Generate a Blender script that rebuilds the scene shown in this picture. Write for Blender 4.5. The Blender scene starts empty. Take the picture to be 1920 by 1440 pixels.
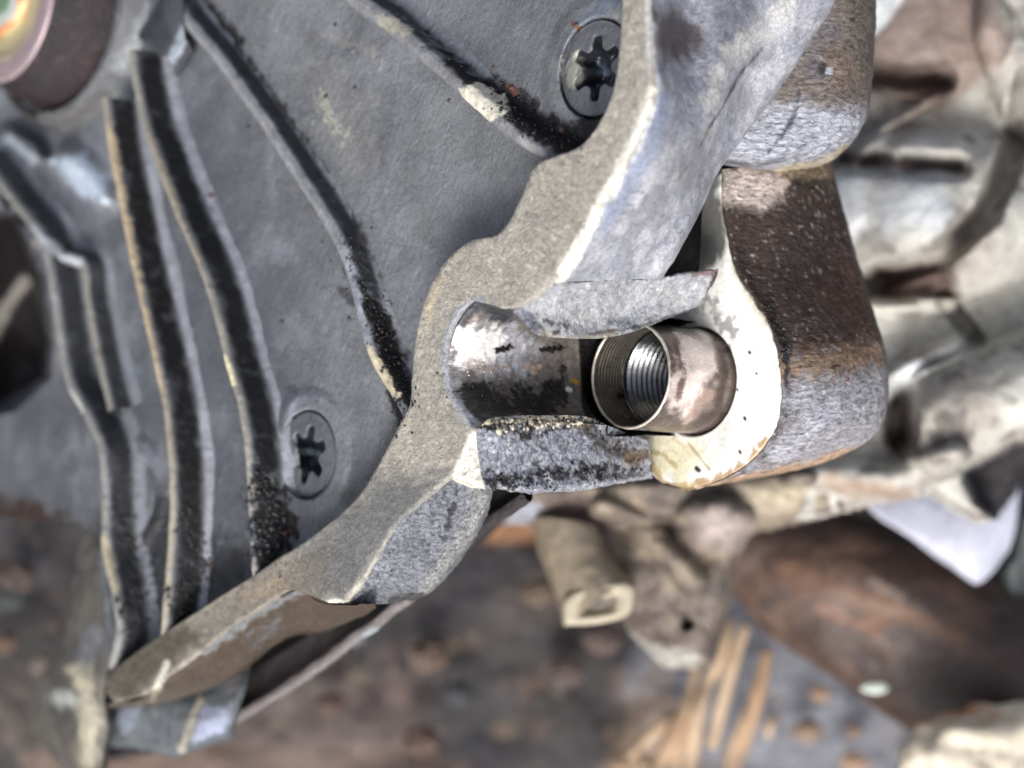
import bpy, math, random
import numpy as np
from mathutils import Vector
from mathutils.bvhtree import BVHTree
random.seed(4); rng = np.random.default_rng(4)
S = 0.008                      # metres per scene unit (one unit spans 100 photo pixels at the focus distance)
D = 40.0                       # camera distance in units
scene = bpy.context.scene

# ---------------------------------------------------------------- camera
cam = bpy.data.cameras.new('camera'); camo = bpy.data.objects.new('camera', cam)
scene.collection.objects.link(camo); scene.camera = camo
camo.location = (0, 0, D*S)
cam.sensor_width = 36; cam.lens = 36*D/19.2
cam.clip_start = 0.005; cam.clip_end = 60
cam.dof.use_dof = True; cam.dof.focus_distance = (D-0.3)*S; cam.dof.aperture_fstop = 13
cam.dof.aperture_blades = 0

# ---------------------------------------------------------------- light: overcast day, brighter from the lower left
w = bpy.data.worlds.new('World'); scene.world = w; w.use_nodes = True
nt = w.node_tree; bg = nt.nodes['Background']
sky = nt.nodes.new('ShaderNodeTexSky'); sky.sky_type = 'NISHITA'; sky.sun_disc = False
SUN_EL, SUN_AZ = 50.0, 262.0   # azimuth in the ground plane measured from +x, counter-clockwise
sky.sun_elevation = math.radians(SUN_EL)
sky.sun_rotation = math.radians(90-SUN_AZ)
sky.air_density = .7; sky.dust_density = 6.0; sky.ozone_density = 1.0
hs = nt.nodes.new('ShaderNodeHueSaturation'); hs.inputs['Saturation'].default_value = .6   # cloud cover
nt.links.new(sky.outputs[0], hs.inputs['Color']); nt.links.new(hs.outputs[0], bg.inputs[0]); bg.inputs[1].default_value = 0.15
sl = bpy.data.lights.new('sun', 'SUN'); sl.energy = 1.5; sl.angle = math.radians(20); sl.color = (1, .985, .97)
slo = bpy.data.objects.new('sun', sl); scene.collection.objects.link(slo)
sd = Vector((math.cos(math.radians(SUN_EL))*math.cos(math.radians(SUN_AZ)),
             math.cos(math.radians(SUN_EL))*math.sin(math.radians(SUN_AZ)), math.sin(math.radians(SUN_EL))))
slo.rotation_euler = sd.to_track_quat('Z', 'Y').to_euler()
scene.view_settings.view_transform = 'Standard'; scene.view_settings.look = 'None'
scene.view_settings.gamma = 1; scene.view_settings.exposure = 0.8
scene.cycles.max_bounces = 6; scene.cycles.use_denoising = True

# ---------------------------------------------------------------- frame of the castings
def nrm(v): return v/np.linalg.norm(v)
A = nrm(np.array([.72, -.06, -.69]))            # bolt axis, running away from the cover's face
V = nrm(np.array([0, 1., 0]) - A[1]*A); U = np.cross(A, V)
CAM = np.array([0, 0, D])
O = np.array([(925-960)/100*(D-1.8)/D, (720-680)/100*(D-1.8)/D, 1.8])
def pt(px, py, w):
    """point on the casting plane at depth w (units along the bolt axis) in the direction of a photo pixel"""
    px = np.asarray(px, float); py = np.asarray(py, float); w = np.asarray(w, float)
    d = np.stack([(px-960)/100, (720-py)/100, np.full_like(px, -D)], -1)
    t = (w + (O-CAM)@A)/(d@A)
    return CAM + d*t[..., None]
def ptz(px, py, z):
    px = np.asarray(px, float); py = np.asarray(py, float); z = np.asarray(z, float)+0*px
    k = (D-z)/D
    return np.stack([(px-960)/100*k, (720-py)/100*k, z], -1)
def proj(P):
    k = D/(D-P[..., 2])
    return np.stack([960+100*P[..., 0]*k, 720-100*P[..., 1]*k], -1)
def uvw(u, v, w):
    u, v, w = np.broadcast_arrays(u, v, w)
    return O + u[..., None]*U + v[..., None]*V + w[..., None]*A

# ---------------------------------------------------------------- noise
def _h(ix, iy, iz):
    n = (ix.astype(np.int64)*374761393 + iy.astype(np.int64)*668265263 + iz.astype(np.int64)*2147483647) & 0xffffffff
    n = ((n ^ (n >> 13))*1274126177) & 0xffffffff
    n = ((n ^ (n >> 16))*2246822519) & 0xffffffff
    return ((n ^ (n >> 15)) & 0xffff)/65535.0
def vnoise(P):
    i = np.floor(P).astype(int); f = P-i; f = f*f*(3-2*f); r = 0
    for dx in (0, 1):
        for dy in (0, 1):
            for dz in (0, 1):
                wt = (f[..., 0] if dx else 1-f[..., 0])*(f[..., 1] if dy else 1-f[..., 1])*(f[..., 2] if dz else 1-f[..., 2])
                r = r + wt*_h(i[..., 0]+dx, i[..., 1]+dy, i[..., 2]+dz)
    return r
def fbm(P, freq, oct=3, seed=0):
    a, s, r = 1., 0., 0
    for o in range(oct):
        r = r + a*vnoise(P*freq*(2.03**o)+17.3*seed+5.1*o); s += a; a *= .52
    return r/s
def sstep(x): x = np.clip(x, 0, 1); return x*x*(3-2*x)

# ---------------------------------------------------------------- stains, wear, painted light and shade, relief given as strokes and outlines
def d_line(Q, pts):
    pts = np.array(pts, float); best = np.full(Q.shape[:-1], 1e9)
    for a, b in zip(pts[:-1], pts[1:]):
        ab = b[:2]-a[:2]; t = np.clip(((Q-a[:2])@ab)/max(ab@ab, 1e-6), 0, 1)
        best = np.minimum(best, np.hypot(Q[..., 0]-a[0]-t*ab[0], Q[..., 1]-a[1]-t*ab[1]))
    return best
def d_poly(Q, pts):
    pts = np.array(pts, float); d = d_line(Q, np.vstack([pts, pts[:1]]))
    ins = np.zeros(Q.shape[:-1], bool)
    for a, b in zip(pts, np.roll(pts, -1, 0)):
        c = (a[1] > Q[..., 1]) != (b[1] > Q[..., 1])
        xx = a[0]+(Q[..., 1]-a[1])*(b[0]-a[0])/(b[1]-a[1] if b[1] != a[1] else 1e-9)
        ins ^= c & (Q[..., 0] < xx)
    return np.where(ins, -d, d)
def lin(c):
    c = np.array(c, float)/255
    return np.where(c <= .04045, c/12.92, ((c+.055)/1.055)**2.4)
class St:
    """one painted mark: kind line/poly/all, points, half width, softness, raggedness, colour, strength, roughness, metallic, relief"""
    def __init__(s, kind, pts, col, w=0, soft=8, rag=10, a=1., rough=None, metal=None, bump=None, k=.8, freq=4, seed=0):
        s.kind, s.pts, s.w, s.soft, s.rag, s.a = kind, pts, w, soft, rag, a
        s.col = lin(col)*k; s.rough, s.metal, s.bump, s.freq, s.seed = rough, metal, bump, freq, seed
    def mask(s, Q, P):
        if s.kind == 'all': sdv = -s.w*np.ones(Q.shape[:-1])
        elif s.kind == 'line': sdv = d_line(Q, s.pts)-s.w
        else: sdv = d_poly(Q, s.pts)
        if s.rag:
            sel = sdv < s.rag+s.soft
            n = np.full(sdv.shape, .5)
            if sel.any(): n[sel] = fbm(P[sel], s.freq, 4, s.seed)
            sdv = sdv+(n-.5)*2.6*s.rag
        return sstep(.5-sdv/s.soft)*s.a
def L(pts, w, col, **k): return St('line', pts, col, w=w, **k)
def G(pts, col, **k): return St('poly', pts, col, **k)
def N(cover, col, rag=60, **k): return St('all', None, col, w=(cover-.5)*rag*1.3, rag=rag, **k)   # random mottling over the whole part

# ---------------------------------------------------------------- materials (procedural; colour, polish and roughness masks come from the mesh)
def make_mat(name, fine=11, fine_amt=.25, coarse=2.2, coarse_amt=.18, bump=.5, bscale=9, stretch=(1, 1, 1), spec=.5, pits=0., scratch=0., coat=0.):
    m = bpy.data.materials.new(name); m.use_nodes = True; t = m.node_tree; n = t.nodes; l = t.links
    bs = n['Principled BSDF']
    def nd(ty, **kw):
        o = n.new(ty)
        for k_, v_ in kw.items(): setattr(o, k_, v_)
        return o
    tc = nd('ShaderNodeTexCoord'); mp = nd('ShaderNodeMapping'); mp.inputs['Scale'].default_value = [s/S for s in stretch]
    l.new(tc.outputs['Object'], mp.inputs['Vector'])
    c = nd('ShaderNodeAttribute', attribute_name='Col'); sf = nd('ShaderNodeAttribute', attribute_name='Surf')
    sp = nd('ShaderNodeSeparateColor'); l.new(sf.outputs['Color'], sp.inputs[0])
    def noise(scale, det=3, rough=.6, dist=0.):
        x = nd('ShaderNodeTexNoise'); x.inputs['Scale'].default_value = scale; x.inputs['Detail'].default_value = det
        x.inputs['Roughness'].default_value = rough; x.inputs['Distortion'].default_value = dist
        l.new(mp.outputs[0], x.inputs['Vector']); return x.outputs['Fac']
    def math_(op, a, b=None, c_=None, clamp=False):
        x = nd('ShaderNodeMath', operation=op, use_clamp=clamp)
        for i, q in enumerate((a, b, c_)):
            if q is None: continue
            if isinstance(q, (int, float)): x.inputs[i].default_value = q
            else: l.new(q, x.inputs[i])
        return x.outputs[0]
    f1 = noise(fine, 4, .72, .6); f2 = noise(coarse, 4, .6, .3)
    # value multiplier around one
    v1 = math_('MULTIPLY', math_('SUBTRACT', f1, .5), fine_amt*5)
    v2 = math_('MULTIPLY', math_('SUBTRACT', f2, .5), coarse_amt*4)
    mult = math_('MAXIMUM', math_('ADD', math_('ADD', v1, v2), 1.0), .12)
    mx = nd('ShaderNodeVectorMath', operation='SCALE'); l.new(c.outputs['Color'], mx.inputs[0]); l.new(mult, mx.inputs['Scale'])
    l.new(mx.outputs[0], bs.inputs['Base Color'])
    l.new(math_('ADD', sp.outputs[0], math_('MULTIPLY', math_('SUBTRACT', f1, .5), .5), clamp=True), bs.inputs['Roughness'])
    l.new(sp.outputs[1], bs.inputs['Metallic'])
    bs.inputs['Specular IOR Level'].default_value = spec
    if coat:
        bs.inputs['Coat Weight'].default_value = coat; bs.inputs['Coat Roughness'].default_value = .15
    b1 = noise(bscale, 5, .7, .8)
    h = math_('ADD', b1, math_('MULTIPLY', f2, .6))
    if pits:
        vo = nd('ShaderNodeTexVoronoi'); vo.inputs['Scale'].default_value = 3.1; l.new(mp.outputs[0], vo.inputs['Vector'])
        pm = math_('SMOOTH_MIN', vo.outputs['Distance'], .1, .05)
        h = math_('ADD', h, math_('MULTIPLY', pm, pits*10))
    if scratch:
        mp2 = nd('ShaderNodeMapping', vector_type='TEXTURE'); mp2.inputs['Rotation'].default_value = (0, 0, math.radians(-24))
        l.new(tc.outputs['Object'], mp2.inputs['Vector']); mp2.inputs['Scale'].default_value = (S/13, S/.9, S/1.5)
        sc = nd('ShaderNodeTexNoise'); sc.inputs['Scale'].default_value = 1; sc.inputs['Detail'].default_value = 4; sc.inputs['Roughness'].default_value = .7
        l.new(mp2.outputs[0], sc.inputs['Vector'])
        h = math_('ADD', h, math_('MULTIPLY', sc.outputs['Fac'], scratch))
        fl_ = math_('MULTIPLY', math_('MULTIPLY', math_('SUBTRACT', sc.outputs['Fac'], .645, clamp=True), math_('MULTIPLY', math_('SUBTRACT', f2, .36, clamp=True), 6.0)), scratch*26.0)
        l.new(math_('ADD', mult, fl_), mx.inputs['Scale'])
    bp = nd('ShaderNodeBump'); bp.inputs['Distance'].default_value = .09*S
    l.new(h, bp.inputs['Height']); l.new(math_('MULTIPLY', sp.outputs[2], bump, clamp=True), bp.inputs['Strength'])
    l.new(bp.outputs[0], bs.inputs['Normal'])
    return m
M = {
 'plate': make_mat('oily_dark_cast_aluminium', fine=12, fine_amt=.12, coarse=1.3, coarse_amt=.2, bump=.5, bscale=5, scratch=.5, spec=.5),
 'rib': make_mat('oily_cast_rib', fine=10, fine_amt=.22, coarse=2, coarse_amt=.2, bump=.55, bscale=8, spec=.25),
 'rim': make_mat('scuffed_cast_rim', fine=11, fine_amt=.35, coarse=3, coarse_amt=.16, bump=.8, bscale=12, scratch=.35),
 'cast': make_mat('weathered_cast_aluminium', fine=11, fine_amt=.4, coarse=3, coarse_amt=.16, bump=.8, bscale=12),
 'rough': make_mat('coarse_sand_cast_aluminium', fine=12, fine_amt=.85, coarse=3, coarse_amt=.2, bump=1., bscale=13),
 'boss': make_mat('stained_brown_cast_aluminium', fine=9, fine_amt=.8, coarse=3, coarse_amt=.25, bump=1., bscale=9, stretch=(.6, 1.7, .8)),
 'white': make_mat('bare_pale_aluminium', fine=9, fine_amt=.16, coarse=2, coarse_amt=.08, bump=.35, bscale=8, pits=.15),
 'steel': make_mat('oily_steel', fine=10, fine_amt=.2, coarse=2, coarse_amt=.25, bump=.35, bscale=6, stretch=(.4, 1, .4)),
 'grime': make_mat('black_oily_grit', fine=12, fine_amt=.5, coarse=4, coarse_amt=.3, bump=1., bscale=9, spec=.7),
 'bg': make_mat('dirty_pale_casting', fine=3, fine_amt=.18, coarse=.9, coarse_amt=.14, bump=.6, bscale=3),
 'soil': make_mat('dirt', fine=4, fine_amt=.35, coarse=1, coarse_amt=.3, bump=1., bscale=4),
}

# ---------------------------------------------------------------- mesh helpers
coll = scene.collection
surf_pool = []                                            # faces kept for dropping debris on
def add_mesh(name, P, F, mat, stains=(), base=(120, 120, 120), rough=.5, metal=0., bump=1., parent=None, k=.8, pool=False, org=None, Q=None):
    """P (n,3) in units, F (m,3|4) faces"""
    P = np.asarray(P, float).reshape(-1, 3); F = np.asarray(F)
    if org is None: org = parent['org'] if parent is not None and 'org' in parent else None
    o3 = np.array(org if org is not None else P.mean(0))
    me = bpy.data.meshes.new(name); n, kf = F.shape
    me.vertices.add(len(P)); me.vertices.foreach_set('co', ((P-o3)*S).ravel())
    me.loops.add(n*kf); me.loops.foreach_set('vertex_index', F.ravel().astype(np.int32))
    me.polygons.add(n); me.polygons.foreach_set('loop_start', np.arange(0, n*kf, kf, dtype=np.int32))
    me.polygons.foreach_set('loop_total', np.full(n, kf, dtype=np.int32))
    me.polygons.foreach_set('use_smooth', np.ones(n, bool)); me.update(calc_edges=True); me.validate()
    Q = proj(P) if Q is None else Q
    col = np.tile(lin(base)*k, (len(P), 1)); sf = np.tile([rough, metal, bump], (len(P), 1)).astype(float)
    for s in stains:
        a = s.mask(Q, P)[:, None]
        col = col*(1-a)+s.col*a
        for i, q in enumerate((s.rough, s.metal, s.bump)):
            if q is not None: sf[:, i] = sf[:, i]*(1-a[:, 0])+q*a[:, 0]
    for nm, arr in (('Col', col), ('Surf', sf)):
        at = me.color_attributes.new(nm, 'FLOAT_COLOR', 'POINT')
        at.data.foreach_set('color', np.hstack([arr, np.ones((len(P), 1))]).ravel().astype(np.float32))
    me.materials.append(M[mat])
    ob = bpy.data.objects.new(name, me); coll.objects.link(ob)
    if parent is not None: ob.parent = parent
    else: ob.location = o3*S
    if parent is not None and 'org' not in parent: ob.location = (0, 0, 0)
    if pool: surf_pool.append((P, F))
    return ob
def thing(name, label, cat, org, group=None):
    o = bpy.data.objects.new(name, None); coll.objects.link(o); o.empty_display_size = .005
    o.location = np.asarray(org)*S; o['label'] = label; o['category'] = cat; o['org'] = [float(x) for x in org]
    if group: o['group'] = group
    return o
def tag(o, label, cat, group=None):
    o['label'] = label; o['category'] = cat
    if group: o['group'] = group
    return o
def grid_faces(r, c, wrap=False):
    i = np.arange(r-1)[:, None]; j = np.arange(c if wrap else c-1)[None]; j2 = (j+1) % c
    return np.stack([i*c+j, i*c+j2, (i+1)*c+j2, (i+1)*c+j], -1).reshape(-1, 4)
def cr1(K, n):
    """Catmull-Rom along axis 0, n steps per span"""
    K = np.asarray(K, float); m = len(K); E = np.concatenate([[2*K[0]-K[1]], K, [2*K[-1]-K[-2]]])
    out = []
    for i in range(m-1):
        p0, p1, p2, p3 = E[i:i+4]
        for t in np.arange(n)/n:
            out.append(.5*((2*p1)+(p2-p0)*t+(2*p0-5*p1+4*p2-p3)*t*t+(3*p1-p0-3*p2+p3)*t**3))
    out.append(K[-1]); return np.array(out)
def resample(P, step):
    P = np.asarray(P, float); d = np.r_[0, np.cumsum(np.linalg.norm(np.diff(P, axis=0), axis=1))]
    n = max(2, int(d[-1]/step)+1); t = np.linspace(0, d[-1], n)
    return np.stack([np.interp(t, d, P[:, i]) for i in range(P.shape[1])], -1)
def normals(G_):
    du = np.gradient(G_, axis=0); dv = np.gradient(G_, axis=1); nn = np.cross(du, dv)
    nn /= np.linalg.norm(nn, axis=-1, keepdims=True)+1e-9
    s = np.sign(nn@np.array([.1, -.1, 1.])); s[s == 0] = 1
    return nn*s[..., None]
def displace(G_, amps):
    nn = normals(G_); h = 0
    for amp, fr, oc in amps: h = h+(fbm(G_, fr, oc, int(fr*7))-.5)*2*amp
    return G_+nn*h[..., None]
ROUGHN = [(.035, 1.6, 3), (.02, 9, 2)]
def patch(name, net, nr, nc, mat, disp=ROUGHN, zspace=False, pool=False, **kw):
    net = np.array(net, float)
    K = ptz(net[..., 0], net[..., 1], net[..., 2]) if zspace else pt(net[..., 0], net[..., 1], net[..., 2])
    g = cr1(K, nr); g = np.swapaxes(cr1(np.swapaxes(g, 0, 1), nc), 0, 1)
    g = displace(g, disp) if disp else g
    return add_mesh(name, g, grid_faces(*g.shape[:2]), mat, pool=pool, **kw)

# colours seen in the castings
GRIME = (30, 28, 30); RUST = (110, 74, 60); BARE = (225, 220, 205)
def grime(pts, wd, **k):
    d = dict(col=GRIME, rough=.5, metal=0., bump=1.6, rag=12, soft=14, k=.6, freq=6); d.update(k); return L(pts, wd, **d)

# ================================================================ THE COVER CASTING
WP = .85                                                  # depth of the plate behind the rim face
cover = thing('engine_cover', 'oily dark grey ribbed engine cover with pale rim and broken open bolt lug', 'engine cover', pt(600, 700, WP))
ribs = [  # crest line, depth of crest, half width of crest, thickness of foot
  dict(p=[(193,185),(203,260),(215,330),(245,480),(268,580),(290,680),(308,770),(316,850),(320,930),(318,1000),(312,1090),(303,1190)], w=.0, hw=.08, foot=.34),
  dict(p=[(242,95),(252,160),(267,230),(293,305),(322,380),(355,455),(382,520),(405,600),(425,680),(448,760),(461,840),(467,930),(470,1000),(476,1080)], w=.02, hw=.085, foot=.34),
  dict(p=[(305,-60),(335,20),(400,100),(480,210),(545,310),(600,395),(640,470),(664,545),(682,620),(705,680),(745,745),(772,800)], w=.34, hw=.13, foot=.26),
  dict(p=[(600,-60),(665,0),(725,42),(790,98),(840,140),(890,185),(950,235),(1000,268),(1060,300)], w=.36, hw=.15, foot=.34),
  dict(p=[(-40,290),(20,375),(70,440),(92,520),(105,610),(125,710),(165,790),(188,860),(192,960),(195,1040),(212,1110),(218,1180),(205,1250)], w=.05, hw=.12, foot=.4),
  dict(p=[(60,450),(100,478),(148,492),(160,560),(175,640),(195,730),(205,770)], w=.30, hw=.10, foot=.3),
  dict(p=[(150,765),(190,815),(226,858)], w=.5, hw=.09, foot=.3),
]
dark_bands = [
  [(235,230),(262,360),(292,500),(312,620),(330,760),(345,900),(350,1060),(345,1170)],
  [(290,130),(330,290),(375,420),(420,560),(450,690),(480,820),(505,930),(520,1020)],
  [(370,10),(450,110),(540,240),(610,350),(665,450),(700,540),(725,640),(755,760)],
  [(740,20),(830,90),(900,150),(960,190),(1030,240),(1080,270)],
  [(120,520),(140,620),(170,720)],
]
corner_darks = [  # gritty deposits and other dark areas in corners and along a rib
  G([(640,500),(672,520),(712,566),(752,640),(774,740),(770,806),(738,760),(716,690),(690,610)], GRIME, soft=12, rag=14, rough=.45, metal=0., bump=1.8, k=.45, freq=7),
  G([(800,62),(880,128),(968,168),(1060,232),(1130,205),(1120,288),(1042,294),(975,250),(935,196),(860,150)], GRIME, soft=18, rag=16, rough=.45, metal=0., bump=1.6, k=.5, freq=5),
  G([(480,870),(510,900),(560,985),(520,1060),(482,1090),(474,980)], GRIME, soft=10, rag=20, rough=.45, metal=0., bump=2., k=.5, freq=6, a=.95),
  L([(340,-60),(372,20),(440,110),(515,215),(575,300),(630,385),(665,450)], 13, GRIME, soft=26, rag=10, rough=.45, metal=0., bump=1., k=.6, freq=4, a=.9)]
# --- plate as a height field
st = 2.8
xs = np.arange(-90, 1250, st); ys = np.arange(-90, 1330, st)
X, Y = np.meshgrid(xs, ys); Q = np.stack([X, Y], -1)
screws = [(577, 852), (247, 925), (1118, 128)]
P0 = pt(X, Y, WP+0*X); Wd = np.full(X.shape, WP)
Wd += (fbm(P0, .35, 2, 3)-.5)*.22
def uvof(p): q = p-O; return np.stack([q@U, q@V], -1)
uv = uvof(P0)
for i, c in enumerate(screws):
    cu = uvof(pt(c[0], c[1], WP)); r = np.hypot(uv[..., 0]-cu[0], uv[..., 1]-cu[1])
    Wd -= .07*sstep((1.45-r)/.28)                                   # raised pad round the screw
    Wd += .26*sstep((.93-r)/.05)+.9*sstep((.74-r)/.05)                                    # counterbore
# flow ridges and dents
for ln, wd_, am in [([(545,740),(530,800),(545,820)], 10, -.06), ([(1060,110),(1090,60),(1150,20)], 16, -.05), ([(1060,110),(1070,170),(1090,200)], 10, -.05),
                    ([(590,60),(640,120),(700,90)], 20, -.02), ([(20,250),(60,275),(75,300)], 14, -.5), ([(130,300),(160,330),(185,370)], 26, -.35)]:
    Wd += am*sstep(1-d_line(Q, ln)/(wd_*2))
Wd += 2.4*sstep(.5-d_poly(Q, [(-90,400),(20,400),(60,520),(90,640),(85,700),(20,760),(-90,780)])/30)     # opening to the left
Wd += .9*sstep(.5-d_poly(Q, [(5,320),(40,300),(62,330),(68,400),(40,420),(10,380)])/20)
Wd += .5*sstep(.5-d_poly(Q, [(-90,560),(120,700),(175,860),(180,1010),(-90,1010)])/60)
n_g = fbm(P0, 5, 3, 9)
gband = np.zeros(X.shape)
for b in dark_bands: gband = np.maximum(gband, sstep(1-d_line(Q, b)/30))
gband = np.maximum(gband, sstep(.5-d_poly(Q, [(480,900),(560,1000),(500,1060),(470,1060)])/30))
gband = np.maximum(gband, sstep(.5-d_poly(Q, [(215,930),(300,960),(440,1080),(300,1180),(225,1240)])/30))
Wd -= gband*(fbm(P0, 7, 3, 5)-.35)*.07
Wd -= (fbm(P0, 2.2, 3, 2)-.5)*.028+(vnoise(P0*12)-.5)*.010
Pp = pt(X, Y, Wd)
keep_poly = [(-90,-90),(1195,-90),(1195,190),(1110,320),(1010,400),(900,500),(812,600),(800,760),(760,860),(640,1010),(520,1090),(400,1180),(240,1275),(203,1255),(200,1170),(180,1010),(150,985),(-90,960)]
keep = d_poly(Q, keep_poly) < 2
F = grid_faces(*X.shape); kf = keep.ravel()[F].all(1); F = F[kf]
used = np.zeros(X.size, bool); used[F.ravel()] = True; remap = np.cumsum(used)-1
plate_st = [
  G([(-90,-90),(330,-90),(560,400),(640,1000),(400,1300),(-90,1300)], (84,88,94), soft=320, rag=60, freq=.6, a=.8, rough=.36), N(.30, (92,96,102), rag=60, soft=80, freq=.8, a=.6), N(.25, (140,145,152), rag=60, soft=60, freq=1.1, seed=3, a=.6),
  G([(560,130),(640,110),(700,210),(690,330),(640,300),(590,220)], (138,138,134), soft=50, rag=70, a=.4, freq=9),
  L([(600,180),(630,235),(650,262)], 7, (176,174,160), soft=10, rag=26, a=.7, freq=14), L([(600,60),(650,80),(700,100)], 6, (150,148,140), soft=12, rag=26, a=.6, freq=12),
  L([(540,790),(550,760),(570,745)], 7, (130,136,150), soft=10, rag=6, a=.6),
  L([(1150,0),(1100,40),(1068,110),(1075,170),(1100,210)], 12, (120,132,152), soft=20, rag=14, a=.6),
  L([(600,990),(650,930),(700,880),(740,800)], 10, (90,88,84), soft=30, rag=18, a=.7),
  G([(100,300),(160,290),(200,330),(200,380),(150,370)], (190,205,220), soft=25, rag=12, a=.9, rough=.4),
  L([(10,262),(40,285),(62,300)], 10, (185,195,205), soft=12, rag=6, a=.9),
  G([(-90,400),(30,400),(80,520),(95,650),(80,710),(-90,800)], (36,32,32), soft=20, rag=10),  # left opening painted black, darkness of the hole put into the colour
  L([(-20,640),(10,580),(45,530)], 12, (165,160,150), soft=12, rag=6, a=.8),
  G([(-90,900),(60,940),(180,1000),(-90,1010)], (60,48,42), soft=40, rag=30),
  L([(250,700),(235,740),(215,770)], 14, (128,140,150), soft=16, rag=10, a=.5),
  G([(668,540),(700,555),(748,640),(772,740),(768,806),(735,750),(700,660)], GRIME, soft=10, rag=12, rough=.5, metal=0., bump=1.6, k=.5, freq=7), G([(880,140),(965,170),(1060,240),(1130,205),(1120,285),(1030,296),(950,230)], GRIME, soft=26, rag=18, rough=.35, bump=1.5, metal=0., k=.5, freq=5, a=.95),
  G([(205,900),(330,920),(460,1040),(470,1090),(300,1200),(215,1250)], (40,40,43), soft=50, rag=36, a=.85, metal=0., rough=.45, bump=1.8, k=.7, freq=5),
  G([(478,860),(510,900),(560,985),(520,1060),(470,1090)], GRIME, soft=10, rag=20, a=.95, metal=0., rough=.45, bump=1.8, k=.6, freq=6)] + corner_darks + [grime(b, 17, a=.93) for b in dark_bands[:4]] + [grime(dark_bands[4], 14, a=.9),
  grime([(500,900),(520,960),(500,1040)], 24, rag=20), grime([(230,950),(250,1050),(240,1200)], 24, rag=26), grime([(350,950),(380,1080),(330,1150)], 20, rag=26, a=.9),
  grime([(905,160),(960,215),(1060,280),(1110,275)], 30, rag=14), grime([(715,640),(745,720),(765,790)], 20, rag=10, a=1.),
  grime([(640,545),(700,600),(730,700)], 10, rag=10, a=.7), grime([(330,-60),(380,20),(440,80)], 20),
  L([(955,160),(965,172)], 6, RUST, soft=4, rag=4), L([(1075,45),(1087,55)], 5, RUST, soft=4, rag=3)]
plate = add_mesh('panel', Pp.reshape(-1, 3)[used], remap[F], 'plate', plate_st, base=(124,127,130), rough=.27, metal=.12, bump=1., parent=cover, pool=True, k=.76)

# --- ribs
def make_rib(r, nm='rib'):
    K = pt(*np.array(r['p'], float).T, r['w']); q = uvof(K)
    q = resample(cr1(q, 8), .045); tg = np.gradient(q, axis=0); tg /= np.linalg.norm(tg, axis=1)[:, None]
    lat = np.stack([-tg[:, 1], tg[:, 0]], -1); lat *= np.sign(lat[:, :1].mean()) or 1
    hw, ft, wt = r['hw'], r['foot'], r['w']; h = WP-wt
    prof = np.array([(-hw-ft, WP+.06), (-hw-ft*.45, WP-.03), (-hw-.10, WP-h*.35), (-hw-.03, wt+h*.18), (-hw*.55, wt+.012), (0, wt), (hw*.55, wt+.01),
                     (hw+.02, wt+h*.14), (hw+.07, wt+h*.5), (hw+.12, WP-h*.17), (hw+.12+ft*.35, WP-.05), (hw+.12+ft*1.1, WP+.06)])
    prof = cr1(prof, 4)
    nn = len(q); wob = (fbm(np.c_[q, 0*q[:, 0]], 1.7, 3, 6)-.5)
    g = np.zeros((len(prof), nn, 3)); wide = 1+wob*.2
    nz = 1-(fbm(np.c_[q, 0*q[:, 0]], 3, 2, 8))*.0
    for i, (a, b) in enumerate(prof):
        uu = q+lat*(a*wide)[:, None]; frac = (WP-b)/h
        ww = b+wob*.06*np.clip(frac, 0, 1)
        g[i] = uvw(uu[:, 0], uu[:, 1], ww)
    g = displace(g, [(.013, 2.5, 3), (.012, 10, 2)])
    return g, prof, wt, h
crest_cols = [(168,160,142), (160,156,145), (150,152,155), (140,142,145), (150,150,145), (150,146,135), (150,160,165)]
rib_extra = {
 0: [L([(203,240),(235,420),(262,560),(300,740)], 9, (205,185,150), soft=8, rag=8, a=.8, freq=8)],
 1: [L([(275,250),(330,390),(370,500)], 8, (190,176,145), soft=8, rag=8, a=.6), L([(420,675),(432,715)], 10, (235,225,190), soft=5, rag=6, a=1, rough=.35)],
 2: [G([(682,640),(700,655),(735,712),(750,750),(728,760),(700,720)], (214,204,176), soft=6, rag=8, freq=9), L([(636,470),(664,540),(684,610),(690,650)], 6, (150,157,168), soft=8, rag=12, a=.7, rough=.25),
     L([(745,760),(775,800)], 12, (130,135,140), soft=8, rag=6)],
 3: [G([(858,168),(900,155),(945,180),(955,205),(905,238),(880,215)], (235,230,212), soft=5, rag=8, freq=8, rough=.4), L([(720,35),(760,55),(740,50)], 10, (170,168,155), soft=10, rag=14, freq=9),
     L([(975,262),(1010,285)], 8, (165,165,165), soft=8, rag=8)],
 4: [L([(130,735),(150,770)], 8, (215,215,205), soft=10, rag=4, a=.8), L([(192,1010),(212,1100)], 12, (190,178,150), soft=12, rag=6, a=.8), L([(60,435),(110,470)], 8, (190,195,200), soft=10, rag=4)],
 5: [L([(110,478),(150,492)], 8, (195,200,205), soft=8, rag=4)], 6: [L([(205,835),(226,858)], 8, (150,160,168), soft=12, rag=6)]}
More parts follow.
